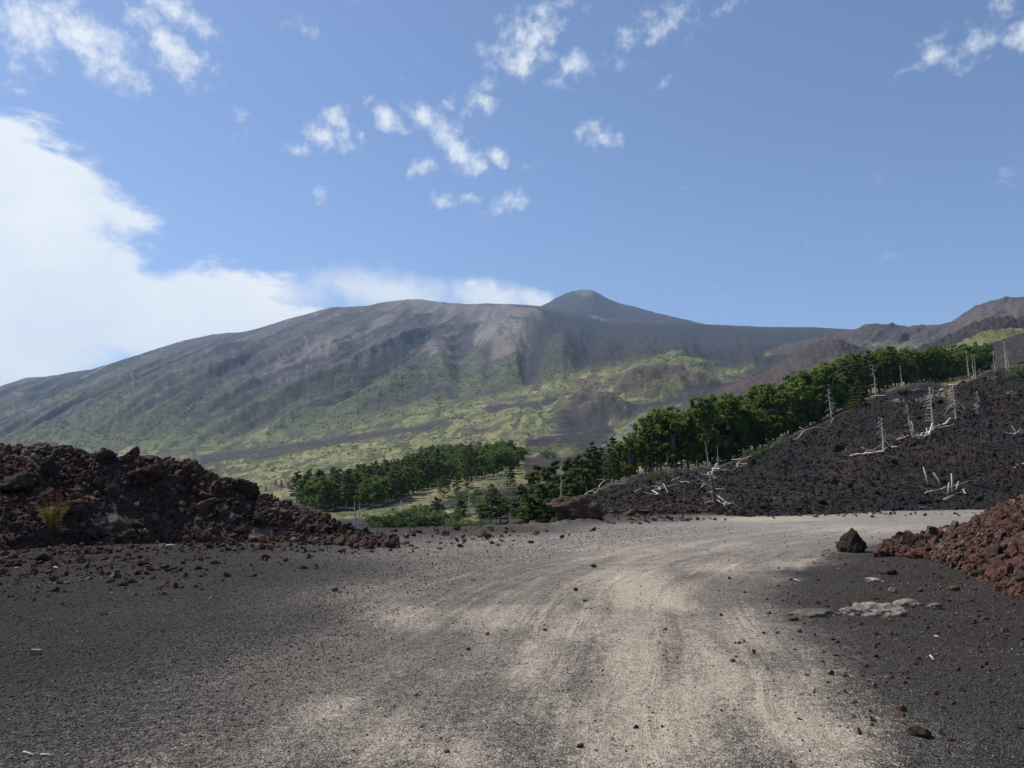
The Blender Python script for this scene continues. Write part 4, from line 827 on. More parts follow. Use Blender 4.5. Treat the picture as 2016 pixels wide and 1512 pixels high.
# ------------------------------------------------------------------ wood
def tube(pts, rad, m, name='branch', seg=7):
    pts = [Vector(p) for p in pts]; V = []; Fq = []; n = len(pts)
    for i, p in enumerate(pts):
        t = (pts[min(i+1, n-1)] - pts[max(i-1, 0)]).normalized(); a = t.orthogonal().normalized(); b = t.cross(a)
        for k in range(seg):
            w = 2 * math.pi * k / seg; V.append(p + (a * math.cos(w) + b * math.sin(w)) * rad[i] * (1 + .12 * math.sin(k * 5 + i * 3)))
    for i in range(n - 1):
        for k in range(seg): Fq.append((i*seg+k, i*seg+(k+1)%seg, (i+1)*seg+(k+1)%seg, (i+1)*seg+k))
    me = bpy.data.meshes.new(name); me.from_pydata([v[:] for v in V], [], Fq + [tuple(range(seg))[::-1], tuple(range((n-1)*seg, n*seg))]); me.materials.append(m)
    me.polygons.foreach_set('use_smooth', np.ones(len(me.polygons), bool)); return me
def wob(p0, p1, n, amp, sag=0.0):
    p0, p1 = Vector(p0), Vector(p1); L = (p1 - p0).length; out = []
    for i in range(n + 1):
        t = i / n; q = p0.lerp(p1, t)
        if 0 < i: q = q + Vector(rng.normal(0, amp * L, 3)) * min(1, t * 2); q.z -= sag * L * t * t
        out.append(q)
    return out
def snag(base, top, nbr, blen, label, droop=.2, thick=None, m=M_dead, start=.25, twigs=1, group=None, name='dead_tree', bark=None):
    base, top = Vector(base), Vector(top); H = (top - base).length; th = thick or H * .022
    root = link(name, None, None, base); tag(root, label, 'dead tree', group); top = top - base
    pp = wob((0, 0, -.25), top, 7, .006); rr = [th * (1.25 - t * 1.05) for t in np.linspace(0, 1, 8)]; rr[0] = th * 1.6
    link('trunk', tube(pp, rr, bark or m, 'trunk', 9), root)
    for k in range(nbr):
        t = start + (1 - start) * (k + rng.uniform(.1, .9)) / nbr; p = Vector((0, 0, -.25)).lerp(top, t); a = rng.uniform(0, 2 * math.pi)
        L = H * blen * (1.15 - t * .75) * rng.uniform(.5, 1.15); d = Vector((math.cos(a), math.sin(a) * .8, rng.uniform(-.25, .35)))
        bp = wob(p, p + d * L, 5, .05, droop); r0 = max(th * .30 * (1.1 - t * .5), base.y * .00032)
        o = link('branch', tube(bp, [r0 * (1 - i / 6.2) for i in range(6)], m, 'branch', 5), root)
        for j in range(twigs):
            i0 = rng.integers(2, 5); d2 = (d + Vector(rng.normal(0, .7, 3))).normalized()
            link('twig', tube(wob(bp[i0], bp[i0] + d2 * L * .4, 3, .06, droop), [r0 * .5, r0 * .4, r0 * .3, r0 * .15], m, 'twig', 4), o)
    return root
def up(p, pxh): return Vector(p) + Vector((0, 0, pxh / F * p[1]))
SN = [(LAVA,1738,882,-2,64,16,.22,.5,'stout dead tree with dense drooping stubs, left end of the lowest driftwood line',2,.030),(LAVA,1797,858,-9,64,13,.16,.3,'leaning bare snag left of the tallest dead tree on the lava slope',1,.022),
      (LAVA,1838,845,-4,88,26,.20,.25,'tallest dead tree on the lava slope, ladder of short branches on both sides',1,.020),(LAVA,1882,823,-3,70,26,.34,.8,'umbrella-shaped dead tree with drooping boughs at the top of the driftwood line',2,.022),
      (LAVA,1634,822,-4,60,16,.28,.35,'slim dead tree standing alone at the wood edge, short branches',1,.020),(LAVA,1725,776,-4,64,9,.26,.3,'white dead tree before the dark pine at the top of the slope',1,.020),(LAVA,1778,760,-3,46,4,.08,.1,'bare white pole of a dead tree before the wood, right of the dark pine',0,.020),
      (LAVA,1907,742,-2,54,2,.08,.1,'left of the three bare poles standing close together by the wood',0,.016),(LAVA,1915,746,-2,52,2,.1,.1,'middle of the three bare poles standing close together by the wood',0,.016),(LAVA,1919,746,-1,54,1,.08,.1,'right of the three bare poles standing close together by the wood',0,.016),
      (LAVA,1957,729,-2,44,1,.06,.1,'single bare pole right of the group of three poles',0,.016),(LAVA,1981,729,-3,62,12,.08,.2,'taller dead tree with stubby twigs at the right frame edge',1,.020),(LAVA,1991,732,-3,44,8,.10,.2,'shorter dead tree at the right frame edge',1,.020),
      (LAVA,1414,920,-1,46,3,.08,.1,'pale dead trunk at the wood edge above the near snag',0,.022),(LAVA,1397,922,-7,52,2,.08,.1,'leaning grey dead trunk at the wood edge above the near snag',0,.018),(LAVA,1313,931,-1,42,2,.06,.1,'thin pale dead trunk in front of the beeches, above the scattered sticks',0,.018)]
for (pt, bx, by_, dx, h, nb, bl, dr, lb, tw, tk) in SN:
    q = locate(pt, bx, by_); t_ = up(q, h) + Vector((dx / F * q.y, 0, 0)); snag(q, t_, int(nb * 1.4), bl * (1.3 if nb > 4 else 1), lb, dr, h / F * q.y * tk, twigs=tw)
VAL = PATCH['mountain']
for (bx, by_, dx, h, nb, bl, dr, lb) in [(922,1000,0,66,16,.12,.2,'tall pale dead tree in the valley clearing'),(992,962,0,38,14,.34,.6,'mop-headed dead tree at the far edge of the valley clearing'),(698,1030,-2,46,12,.16,.2,'pale dead tree at the left end of the valley clearing'),
                                   (706,1015,1,30,8,.16,.2,'greyer short dead tree just behind the leftmost valley snag'),(794,1012,-6,30,14,.4,.7,'bushy bleached dead tree in the middle of the valley clearing'),(833,1014,0,22,4,.2,.2,'short dead stub among the low valley bushes'),(845,985,2,26,6,.2,.2,'thin dead tree beside the middle valley pine')]:
    q = locate(VAL, bx, by_); snag(q, up(q, h) + Vector((dx / F * q.y, 0, 0)), nb, bl, lb, dr, .16, twigs=1)
q = Vector(P(1105, 985, 100)); snag(q, up(q, 66), 14, .14, 'dead tree before the dark pines left of the lava slope', .2, .09)
# the near snag by the road: traced limbs
def near_snag():
    q0 = gp(1410, 1006); Y = q0.y + .6
    root = link('dead_tree', None, None, (q0.x, Y, q0.z)); tag(root, 'near dead tree with brown trunk and forked bleached limbs at the roadside', 'dead tree')
    T = lambda px, py, dy=0: Vector(P(px, py, Y + dy)) - root.location
    link('trunk', tube([T(1409,1010), T(1408,990), T(1405,972), T(1403,955), T(1401,942), T(1399,934)], [.17,.135,.12,.105,.085,.05], M_deadbark, 'trunk', 10), root)
    S = Y / F
    for pts, r in [([(1400,940,0),(1403,928,.1),(1409,918,.1),(1411,912,.2)], 3.2), ([(1400,936,0),(1392,935,-.3),(1385,934,-.5),(1380,932,-.6),(1379,931,-.6)], 2.4), ([(1401,943,0),(1396,936,.2),(1394,930,.3),(1399,929,.3)], 3),
                   ([(1402,961,0),(1395,955,-.4),(1389,952,-.7),(1385,950,-.8)], 2.6), ([(1389,952,-.7),(1385,947,-.9),(1378,945,-1.1),(1374,942,-1.2)], 2), ([(1389,953,-.7),(1382,957,-.9),(1378,963,-1)], 2), ([(1389,952,-.7),(1393,951,-.8),(1398,950,-.9)], 1.8), ([(1385,952,-.8),(1378,951,-1.1),(1373,953,-1.2)], 1.2),
                   ([(1404,969,0),(1399,969,-.3),(1391,970,-.6)], 2.2), ([(1406,963,0),(1415,963,.3),(1427,963,.5)], 2.4), ([(1424,962,.4),(1424,960,.4)], 1.6), ([(1409,974,0),(1417,979,-.5),(1427,987,-.9),(1438,992,-1.2)], 2.6), ([(1427,987,-.9),(1428,994,-1)], 1.8),
                   ([(1411,984,-.1),(1419,989,-.7),(1429,994,-1.1)], 2.2), ([(1427,988,-.9),(1425,998,-1),(1425,1006,-1)], 2), ([(1407,988,0),(1397,987,-.4),(1388,990,-.8),(1387,994,-.8)], 2), ([(1408,998,0),(1398,997,-.5),(1394,996,-.6)], 1.7), ([(1402,944,0),(1407,941,.3),(1411,939,.5)], 1.8), ([(1400,945,0),(1394,946,-.3)], 1.8), ([(1403,946,0),(1405,938,.1),(1404,935,.1)], 1.8)]:
        n = len(pts); link('branch', tube([T(*p) for p in pts], [r * S * .75 * (1 - .55 * i / (n - 1)) for i in range(n)], M_dead, 'branch', 6), root)
near_snag()
def log(pt, pts, r, label, name='fallen_log', lift=.6, m=M_dead, stubs=0, group=None):
    r *= .46; W_ = [locate(pt, a, b_, 4) for a, b_ in pts]; W_ = [w + Vector((0, 0, .22 + (r * lift))) for w in W_]; o0 = W_[0].copy(); W_ = [w - o0 for w in W_]; pth = []
    for a, b_ in zip(W_[:-1], W_[1:]): pth += wob(a, b_, 3, .03)[:-1]
    pth.append(W_[-1]); n = len(pth)
    root = link(name, None, None, o0); tag(root, label, 'fallen log', group)
    link('trunk', tube(pth, [r * (1 - .55 * i / n) for i in range(n)], m, 'trunk', 7), root)
    L = (W_[-1] - W_[0]).length
    for k in range((stubs * 2 + 1) // 3):
        i = rng.integers(0, n - 1); d = Vector((rng.normal(0, 1), rng.normal(0, .7), abs(rng.normal(.25, .3)))).normalized() * min(L * .25, 1.7) * rng.uniform(.3, 1.2)
        link('branch', tube(wob(pth[i], pth[i] + d, 3, .06), [r * .55, r * .45, r * .35, r * .2], m, 'branch', 5), root)
    return root
log(LAVA, [(1800,866),(1835,850),(1860,836),(1881,824)], .30, 'longest bleached log running up to the umbrella-shaped dead tree', stubs=3)
log(LAVA, [(1820,862),(1850,846),(1872,832)], .22, 'second bleached log lying alongside the longest one', stubs=2)
log(LAVA, [(1675,900),(1700,897),(1725,891),(1742,886)], .22, 'low line of bleached wood left of the stout dead tree', stubs=7)
log(LAVA, [(1753,882),(1768,881)], .16, 'short log just right of the stout dead tree', stubs=2)
log(LAVA, [(1765,869),(1780,866),(1792,861)], .16, 'bleached brushwood left of the leaning bare snag', stubs=6)
log(LAVA, [(1802,862),(1818,854),(1830,848)], .18, 'branchy log between the leaning snag and the tallest dead tree', stubs=8)
log(LAVA, [(1250,973),(1262,967)], .10, 'single straight bleached stick on the lava left of the near dead tree')
log(LAVA, [(1288,971),(1305,962),(1320,958),(1333,956)], .09, 'long thin bleached branch among the scattered sticks left of the near dead tree', stubs=6)
log(LAVA, [(1283,970),(1295,976)], .10, 'short bleached stick under the long thin branch', stubs=2)
log(LAVA, [(1298,965),(1315,972)], .08, 'tangled bleached branch beside the long thin one', stubs=5)
log(LAVA, [(1150,976),(1175,964),(1200,957),(1222,951)], .16, 'long bleached log along the left rim of the lava below the pines', stubs=8)
log(LAVA, [(1168,972),(1185,962)], .12, 'short bleached log on the left rim of the lava', stubs=5)
log(LAVA, [(1418,925),(1450,913),(1480,897)], .18, 'bleached log along the lava rim above the near dead tree', stubs=3)
log(LAVA, [(1408,931),(1430,926),(1450,921)], .12, 'thin log parallel below the lava rim, above the near dead tree', stubs=4)
log(LAVA, [(1445,919),(1456,914)], .12, 'short pale stick at the right end of the thin parallel log')
log(LAVA, [(1340,950),(1350,953),(1358,954)], .09, 'small pale sticks high left of the near dead tree', stubs=4)
log(LAVA, [(1324,948),(1336,940)], .09, 'forked stick on the lava below the dark trunks', stubs=3)
log(LAVA, [(1440,905),(1470,898)], .16, 'pale log in straw at the wood edge, above the lava rim', stubs=2)
log(LAVA, [(1560,866),(1600,845),(1640,822)], .18, 'long pale log along the wood edge below the slim dead tree', stubs=5)
log(LAVA, [(1690,800),(1705,797)], .2, 'pale log below the small round pine on the slope', stubs=1)
log(LAVA, [(1715,779),(1745,778)], .2, 'pale broken wood at the foot of the white dead tree', stubs=3)
log(LAVA, [(1835,768),(1860,762),(1885,755)], .2, 'long pale log at the wood edge near the green grass patch', stubs=3)
log(LAVA, [(1798,768),(1830,764)], .2, 'pale log at the foot of the dark wood, top of the slope', stubs=3)
log(LAVA, [(1820,976),(1835,970),(1855,966),(1875,962),(1885,960)], .09, 'bleached fallen tree with upright limbs on the right of the slope', stubs=5)
for a in [[(1855,966),(1862,955)],[(1872,964),(1882,954)],[(1862,963),(1866,950)]]: pass
log(LAVA, [(1896,968),(1903,975)], .07, 'scrap of bleached branch right of the fallen tree with upright limbs', stubs=4)
log(LAVA, [(1858,987),(1880,978)], .07, 'tangled bleached sticks below the fallen tree with upright limbs', stubs=6)
log(LAVA, [(1995,860),(2014,852)], .16, 'bleached branches at the right frame edge, upper of two', stubs=7)
log(LAVA, [(2000,925),(2015,915)], .12, 'bleached branches at the right frame edge, lower of two', stubs=7)
log(LAVA, [(1434,999),(1446,996)], .07, 'bleached root scrap right of the near dead tree', stubs=6)
log(LAVA, [(1810,1004),(1822,1003)], .05, 'small pale stick lying at the foot of the slope')
log(VAL, [(872,997),(900,990),(922,988)], .22, 'bleached log on black ground left of the tall valley dead tree', stubs=4)
log(VAL, [(880,1019),(915,1019)], .22, 'straight pale log lying in front of the valley pine', stubs=1)
log(VAL, [(880,1006),(898,1012)], .25, 'short thick pale log in the valley clearing', stubs=2)
log(VAL, [(925,992),(955,990)], .2, 'pale brushwood right of the tall valley dead tree', stubs=8)
log(VAL, [(935,972),(960,965)], .2, 'pale wood on the far rim of the clearing', stubs=3)
log(VAL, [(790,1028),(808,1032)], .25, 'thick pale log before the low valley bushes', stubs=1)
log(VAL, [(820,1014),(845,1012)], .18, 'forked pale log in the middle of the clearing', stubs=3)
log(VAL, [(985,968),(1003,965)], .2, 'pale wood at the foot of the mop-headed dead tree', stubs=4)
def spar(b, t, r, label):
    q = locate(LAVA, *b); tp = P(t[0], t[1], q.y); o = link('dead_stake', tube([(0, 0, -.2), ((tp[0]-q.x)*.5 + .03, 0, (tp[2]-q.z)*.5), (tp[0]-q.x, 0, tp[2]-q.z)], [r, r*.9, r*.6], M_dead, 'dead_stake', 7), None, q); tag(o, label, 'dead stake')
spar((1827,952), (1818,920), .07, 'bare bleached stake left of the fallen tree with upright limbs')
spar((1852,953), (1838,931), .07, 'crooked bleached limb rising left of the fallen tree middle')
spar((1865,968), (1868,950), .06, 'short upright bleached limb in the middle of the fallen tree')
spar((1873,965), (1873,932), .06, 'upright bleached limb at the right part of the fallen tree')
spar((1880,962), (1887,948), .06, 'right-leaning bleached limb at the right end of the fallen tree')
# sticks on the cinders
def stick(a, b_, r, label, mid=None):
    p0, p1 = gp(*a), gp(*b_); o0 = p0.copy(); pts = [Vector((0, 0, r)), ((p1 - p0) * .5) + Vector((0, (mid or 0), r * 1.6)), (p1 - p0) + Vector((0, 0, r))]
    o = link('stick', tube(pts, [r, r * .9, r * .6], M_dead2, 'stick', 6), None, o0); tag(o, label, 'stick')
M_dead2 = simple('dry_stick', (.50, .43, .31), .8, .15, 6)
stick((46,1482), (66,1489), .006, 'curved pale stick at the lower left, left piece'); stick((80,1488), (105,1490), .007, 'straight pale stick at the lower left, right piece')
stick((326,1076.5), (348,1076.5), .028, 'thick pale piece of wood on the cinders before the mound'); stick((127,1490), (136,1486), .005, 'tiny pale twig right of the two lower left sticks')
stick((950,1420), (958,1426), .004, 'tiny pale splinter on the road near the camera'); stick((1831,1293), (1838,1301), .010, 'pale wedge-shaped wood chip on the right flat'); stick((1840,1254), (1849,1256), .009, 'short pale stick above the wedge-shaped chip')
stick((1649,1121), (1655,1121), .012, 'tiny white stick below the road on the right'); stick((1562,1142), (1575,1145), .010, 'thin grey stick on the right verge'); stick((106,1119), (114,1121), .02, 'small white wood chip on the left flat')
stick((30,1121), (37,1121), .02, 'small white wood chip near the left frame edge')

# ------------------------------------------------------------------ living trees
def leaves(centers, radii, per, size, r, flat=.8, up_=.5):
    n = len(centers) * per; c = np.repeat(centers, per, 0); R = np.repeat(radii, per)[:, None]
    d = r.normal(size=(n, 3)); d /= np.linalg.norm(d, axis=1, keepdims=True); p = c + d * R * (r.random((n, 1)) ** .45) * np.array([1, 1, flat])
    nr = d * .6 + r.normal(size=(n, 3)) * .5 + np.array([0, 0, up_]); nr /= np.linalg.norm(nr, axis=1, keepdims=True)
    a = np.cross(nr, r.normal(size=(n, 3))); a /= np.linalg.norm(a, axis=1, keepdims=True); b = np.cross(nr, a); s = size * r.uniform(.6, 1.4, (n, 1))
    V = np.stack([p - a * s, p - b * s * .6, p + a * s, p + b * s * .6], 1).reshape(-1, 3)
    return V, np.arange(n * 4).reshape(-1, 4)
def branchy(segs, m, name='trunk', seg=6):
    V = []; Fq = []
    for pts, rad in segs:
        o = len(V); n = len(pts)
        for i, p in enumerate(pts):
            t = (Vector(pts[min(i+1, n-1)]) - Vector(pts[max(i-1, 0)])).normalized(); a = t.orthogonal().normalized(); b = t.cross(a)
            for k in range(seg): w = 2*math.pi*k/seg; V.append((Vector(p) + (a*math.cos(w) + b*math.sin(w))*rad[i])[:])
        for i in range(n - 1):
            for k in range(seg): Fq.append((o+i*seg+k, o+i*seg+(k+1)%seg, o+(i+1)*seg+(k+1)%seg, o+(i+1)*seg+k))
    me = mesh_np(name, V, Fq, m); return me
def beech(seed, low=.22):   # unit: 10 m tall
    r = np.random.default_rng(seed); C_ = []; Rr = []; segs = [([(0,0,-.5),(r.normal(0,.1),0,2.5),(r.normal(0,.2),r.normal(0,.2),5),(r.normal(0,.3),r.normal(0,.3),8)], [.2,.15,.11,.04])]
    for k in range(11):
        a = r.uniform(0, 6.28); z = r.uniform(10*low+1.2, 8.6); rad = r.uniform(.8, 2.0) * math.sin(min(1, (10.6 - z) / 5) * 1.57); lc = np.array([math.cos(a)*rad, math.sin(a)*rad, z]); lr = r.uniform(1.0, 1.7)
        segs.append(([(0,0,z*.55),(lc[0]*.5,lc[1]*.5,z*.8),tuple(lc)], [.09,.05,.02]))
        for j in range(15):
            d = r.normal(size=3); d /= np.linalg.norm(d); C_.append(lc + d * lr * np.array([1,1,.8]) * r.uniform(.7, 1.05)); Rr.append(r.uniform(.28, .55))
    V, Fq = leaves(np.array(C_), np.array(Rr), 34, .20, r)
    return branchy(segs, M_trunk), mesh_np('crown', V, Fq, M_beech, smooth=False)
def pine(seed, low=.3):
    r = np.random.default_rng(seed); C_ = []; Rr = []; segs = [([(0,0,-.5),(0,0,3),(r.normal(0,.1),r.normal(0,.1),6),(r.normal(0,.1),r.normal(0,.1),9.8)], [.2,.16,.11,.03])]
    z = 10 * low
    while z < 9.7:
        f = (z - 10*low) / (9.8 - 10*low); R_ = 2.1 * (1 - f) ** .65 * (.75 + .4 * math.sin(f * 3)) + .25
        for k in range(5 if f < .8 else 3):
            a = r.uniform(0, 6.28); L = R_ * r.uniform(.6, 1.15); e = np.array([math.cos(a)*L, math.sin(a)*L, z + r.uniform(.0, .5)])
            segs.append(([(0,0,z-.1),tuple(e)], [.05,.015]))
            for t in (.5, .75, 1.0):
                C_.append(np.array([e[0]*t, e[1]*t, z + (e[2]-z)*t + .05])); Rr.append(r.uniform(.28, .45) * (1.1 if t > .6 else .8))
        z += r.uniform(.5, .8)
    V, Fq = leaves(np.array(C_), np.array(Rr), 26, .19, r, .5, .6)
    return branchy(segs, M_trunk), mesh_np('crown', V, Fq, M_pine, smooth=False)
def bush(seed, m=M_shrub):
    r = np.random.default_rng(seed); C_ = []; Rr = []
    for k in range(42):
        d = r.normal(size=3); d /= np.linalg.norm(d); d[2] = abs(d[2]); C_.append(d * np.array([1, 1, .8]) * r.uniform(.55, .95) * (1 + .25*r.normal())); Rr.append(r.uniform(.16, .3))
    V, Fq = leaves(np.array(C_), np.array(Rr), 26, .055, r); tr = branchy([([(0,0,-.1),(d_[0]*.7, d_[1]*.7, d_[2]*.7)], [.04,.01]) for d_ in C_[:7]], M_trunk, 'stem')
    return tr, mesh_np('foliage', V, Fq, m, smooth=False)
BEECH = [beech(700 + i, [.04, .08, .16, .06, .2][i]) for i in range(5)]; PINE = [pine(720 + i, [.06, .15, .28, .1, .2][i]) for i in range(5)]
BUSH = [bush(740 + i) for i in range(3)]; BUSHP = [bush(745 + i, M_pine) for i in range(2)]
def plant(name, kinds, base, h, label, cat, group, wide=1.0, parts=('trunk', 'crown')):
    tr, cr = kinds[rng.integers(len(kinds))]; s = h / (10 if parts[1] == 'crown' else 1)
    root = link(name, None, None, base, (0, 0, rng.uniform(0, 6.28)), (s * wide, s * wide, s)); tag(root, label, cat, group)
    link(parts[0], tr, root); link(parts[1], cr, root); return root
FLO = PATCH['forest_floor']
def dist_ok(lst, p, d):
    for q in lst:
        if (q[0]-p[0])**2 + (q[1]-p[1])**2 < d*d: return False
    return True
def forest_strip():
    put = []
    def z_at(px, Y):
        j = np.argmin(np.abs(FLO.px[20] - px)); col = FLO.G[:, j]; return float(np.interp(Y, col[:, 1], col[:, 2]))
    rowsd = [(2.5, 3.1), (6.5, 3.4), (12, 3.8), (20, 4.5), (30, 5.0), (42, 6.0)]
    for ri, (off, step) in enumerate(rowsd):
        px_ = 1122.0
        while px_ < 1955:
            by_, Y0 = bnd(px_); Y = Y0 + off + rng.uniform(-1.5, 2.5)
            z = z_at(px_, Y); x = (px_ - 1008) / F * Y
            frac = sst(1330, 1160, px_)
            pineprob = .75 * float(frac) + .26 + (.45 if 1640 < px_ < 1740 and ri < 3 else 0)
            ht = float(np.interp(px_, [1120, 1200, 1300, 1400, 1500, 1600, 1700, 1800, 1900, 1960], [6.6, 7.9, 9.4, 11.9, 12.3, 11.8, 11.8, 10.0, 9.2, 8.5])) * rng.uniform(.74, 1.12) - (.6 if ri == 0 else 0)
            px2 = 1008 + F * x / Y
            sect = 'near the road end' if px_ < 1330 else 'in the middle' if px_ < 1640 else 'at its upper right end'
            if rng.random() < pineprob:
                plant('pine_tree', PINE, (x, Y, z - .1), ht * rng.uniform(.95, 1.12), 'dark pine in the wood above the lava slope, ' + sect, 'tree', 'pines of the wood above the lava slope, ' + sect, rng.uniform(.9, 1.15))
            else:
                plant('beech_tree', BEECH, (x, Y, z - .1), ht * 1.14, 'green leafy beech in the wood above the lava slope, ' + sect, 'tree', 'beeches of the wood above the lava slope, ' + sect, rng.uniform(.9, 1.2))
            px_ += step / Y * F * rng.uniform(.75, 1.2)
forest_strip()
# pines and firs left of the lava field, rooted below the plateau
for (px_, top, Y, w) in [(1028,955,118,1.2),(1045,930,122,1.2),(1062,914,125,1.3),(1078,920,115,1.3),(1092,908,130,1.1),(1118,905,128,1.1),(1135,898,132,1.2),(1150,902,125,1.1),(1040,975,100,1.3),(1068,955,100,1.4),(1090,950,105,1.3),(1125,930,118,1.2),(1148,925,120,1.1)]:
    zt = P(px_, top, Y)[2]; zb = -7.0 if px_ < 1100 else -5.0
    plant('pine_tree', PINE[:2], (float(P(px_, top, Y)[0]), Y, zb), zt - zb, 'dense dark green pine in the clump rising behind the grey outcrop', 'tree', 'pines behind the grey outcrop', w)
for (px_, base, h, k, lb) in [(965,1030,62,PINE[:2],'dark pine nearest the plateau edge, left of the bigger clump'),(985,1030,58,PINE[:2],'pine just right of the one nearest the plateau edge'),(1000,1026,48,BEECH,'bright leafy tree between the edge pines and the clump'),(948,1030,38,BEECH,'short leafy tree left of the pines at the plateau edge'),
                      (858,1020,42,PINE[:2],'conical green pine in the valley clearing'),(862,1005,30,BEECH,'round leafy tree behind the conical pine in the clearing'),(906,1024,44,PINE[3:],'slender pine in the clearing right of the pale logs')]:
    q = locate(VAL, px_, base, 4); plant('pine_tree' if k is not BEECH else 'beech_tree', k, q, h / F * q.y, lb, 'tree', None, 1.5)
for (px_, base, w) in [(760,1036,40),(785,1038,44),(825,1036,46),(845,1040,34),(880,1038,38),(900,1040,30),(745,1030,22),(960,1042,30)]:
    q = locate(VAL, px_, base - 2, 5); s = w * .95 / F * q.y; plant('bush', BUSH, q, s, 'low green bush just beyond the plateau edge', 'bush', 'low bushes beyond the plateau edge', 1.2, ('stem', 'foliage'))
ISL = [(575,990),(620,1004),(700,1007),(745,1000),(790,984),(818,968),(865,952),(960,942),(1020,925),(1026,905),(1000,892),(930,888),(870,893),(840,905),(770,930),(740,950),(680,968),(610,975)]
put = []; tries = 0; isl = []
while len(put) < 300 and tries < 40000:
    tries += 1; a, b_ = rng.uniform(575, 1030), rng.uniform(886, 1007)
    if not inpoly(np.array(a), np.array(b_), ISL): continue
    if ell(a, b_, 852, 920, 14, 9) > .5 or ell(a, b_, 800, 970, 0.1, 0.1) > .5: continue
    q = locate(VAL, a, b_, 3)
    if not dist_ok(put, q, 5.2 if b_ > 930 else 7.4): continue
    put.append(q); isl.append((a, b_, q))
for a, b_, q in isl:
    right = a > 850
    where = 'at its left end beside the lava mound' if a < 690 else 'in its far right part' if (right and b_ < 925) else 'along its front rim above the clearing' if b_ > 950 else 'in its middle'
    if rng.random() < ((.08 if right and b_ < 935 else .4 if right else .5)): plant('pine_tree', PINE, q, rng.uniform(9.5, 13), 'dark pine in the valley wood, ' + where, 'tree', 'pines of the valley wood, ' + where, 1.25)
    else: plant('beech_tree', BEECH, q, rng.uniform(8.5, 11.5), 'green leafy tree in the valley wood, ' + where, 'tree', 'leafy trees of the valley wood, ' + where, 1.3)
for (px_, b_, w, lb) in [(1081,899,38,'large round dark bush on the ash flat beyond the valley wood'),(1034,893,26,'dark rounded bush right behind the valley wood'),(1020,890,14,'small bush beside the dark rounded bush'),(1260,848,22,'green bush on the slope just above the pine tops'),(578,948,26,'flat dark bush in the meadow above the small pines')]:
    q = locate(VAL, px_, b_, 4); plant('bush', BUSHP, q, w * .5 / F * q.y, lb, 'bush', None, 1.15, ('stem', 'foliage'))
for i, (px_, b_, h) in enumerate([(541,958,14),(553,958,16),(567,960,13),(577,958,16),(587,957,18),(592,955,16),(602,962,12),(521,966,10),(645,975,24),(655,972,20)]):
    q = locate(VAL, px_, b_, 4); plant('pine_tree', PINE, q, h / F * q.y, 'small pine standing in the open meadow left of the valley wood', 'tree', 'small pines in the open meadow', 1.3)
kk = 0; used_ = []
while kk < 26:
    a, b_ = rng.uniform(800, 1015), rng.uniform(955, 1022)
    if not inpoly(np.array(a), np.array(b_), [(800,1000),(870,968),(940,955),(1010,950),(1010,985),(960,1015),(850,1024),(790,1022)]): continue
    q = locate(VAL, a, b_, 4)
    if not dist_ok(used_, q, 5): continue
    used_.append(q); kk += 1
    if rng.random() < .3: plant('pine_tree', PINE, q, rng.uniform(4, 7.5), 'scattered young pine in the open valley clearing', 'tree', 'young pines in the valley clearing', 1.4)
    else: plant('bush', BUSH, q, rng.uniform(1.2, 2.6), 'green bush scattered in the open valley clearing', 'bush', 'bushes in the valley clearing', 1.2, ('stem', 'foliage'))
# small round pine on the lava slope near its top, and edge saplings
q = locate(LAVA, 1692, 798); plant('pine_tree', PINE[:1], q, 52 / F * q.y, 'small bright green pine on its own below the dark wood', 'tree', None, 1.9)
q = locate(LAVA, 1672, 800); plant('bush', BUSH, q, 2.0, 'green bush left of the lone small pine on the slope', 'bush', None, 1.3, ('stem', 'foliage'))
for (px_, h) in [(1525, 18), (1480, 20), (1300, 16), (1500, 14), (1560, 12)]:
    by_, Y0 = bnd(px_); q = locate(LAVA, px_, float(by_) + 4); plant('bush', BUSH, q, h / F * q.y, 'leafy sapling bush at the rim between wood and lava', 'bush', 'sapling bushes along the lava rim', 1.0, ('stem', 'foliage'))
for (px_, b_, h) in [(2008,738,24),(2025,735,30),(1998,738,14)]:
    q = locate(LAVA, px_, b_); plant('bush', BUSHP, q, h / F * q.y, 'dark bush at the right frame edge beside the snags', 'bush', 'dark bushes at the right frame edge', 1.3, ('stem', 'foliage'))

# scattered shrubs on meadow and lower flanks (uncountable)
SB = [rock_mesh('shrub_mound', 800 + i, M_shrub, 2, (1, .9, .6), .5, 3, .3) for i in range(3)]
sbo = []
for i, (px_, b_) in enumerate([(700,915),(480,955),(760,885)]):
    q = locate(VAL, px_, b_, 4); o = link('shrub', SB[i], None, q, None, 1.6); tag(o, 'rounded green shrub in the open meadow, ' + ['above the valley wood', 'just past the left mound', 'high up near the dark lava band'][i], 'shrub'); sbo.append(o)
def shrub_w(px, py, G):
    r = (VAL.rt[:-1, :-1] > 3.2) & (VAL.rt[:-1, :-1] < 8.6) & (px > 0) & (px < 1500)
    c = VAL.col[:-1, :-1]; g = np.clip((c[..., 1] - c[..., 2] - .018) * 40, 0, 1)
    return r * g * (.15 + np.maximum(0, fbm(px / 18, py / 8, 0, 4, 301))) ** 1.8
pts = on_patch(VAL, 11000, shrub_w); sz = rng.uniform(.6, 2.2, len(pts)) * np.interp(pts[:, 1], [400, 2500], [.8, 1.7])
scatter('shrub_cover', pts, sz, sbo, None, flat=.7, upright=True, label='scattered green shrubs dotting the meadow and lower mountain', cat='shrubs')

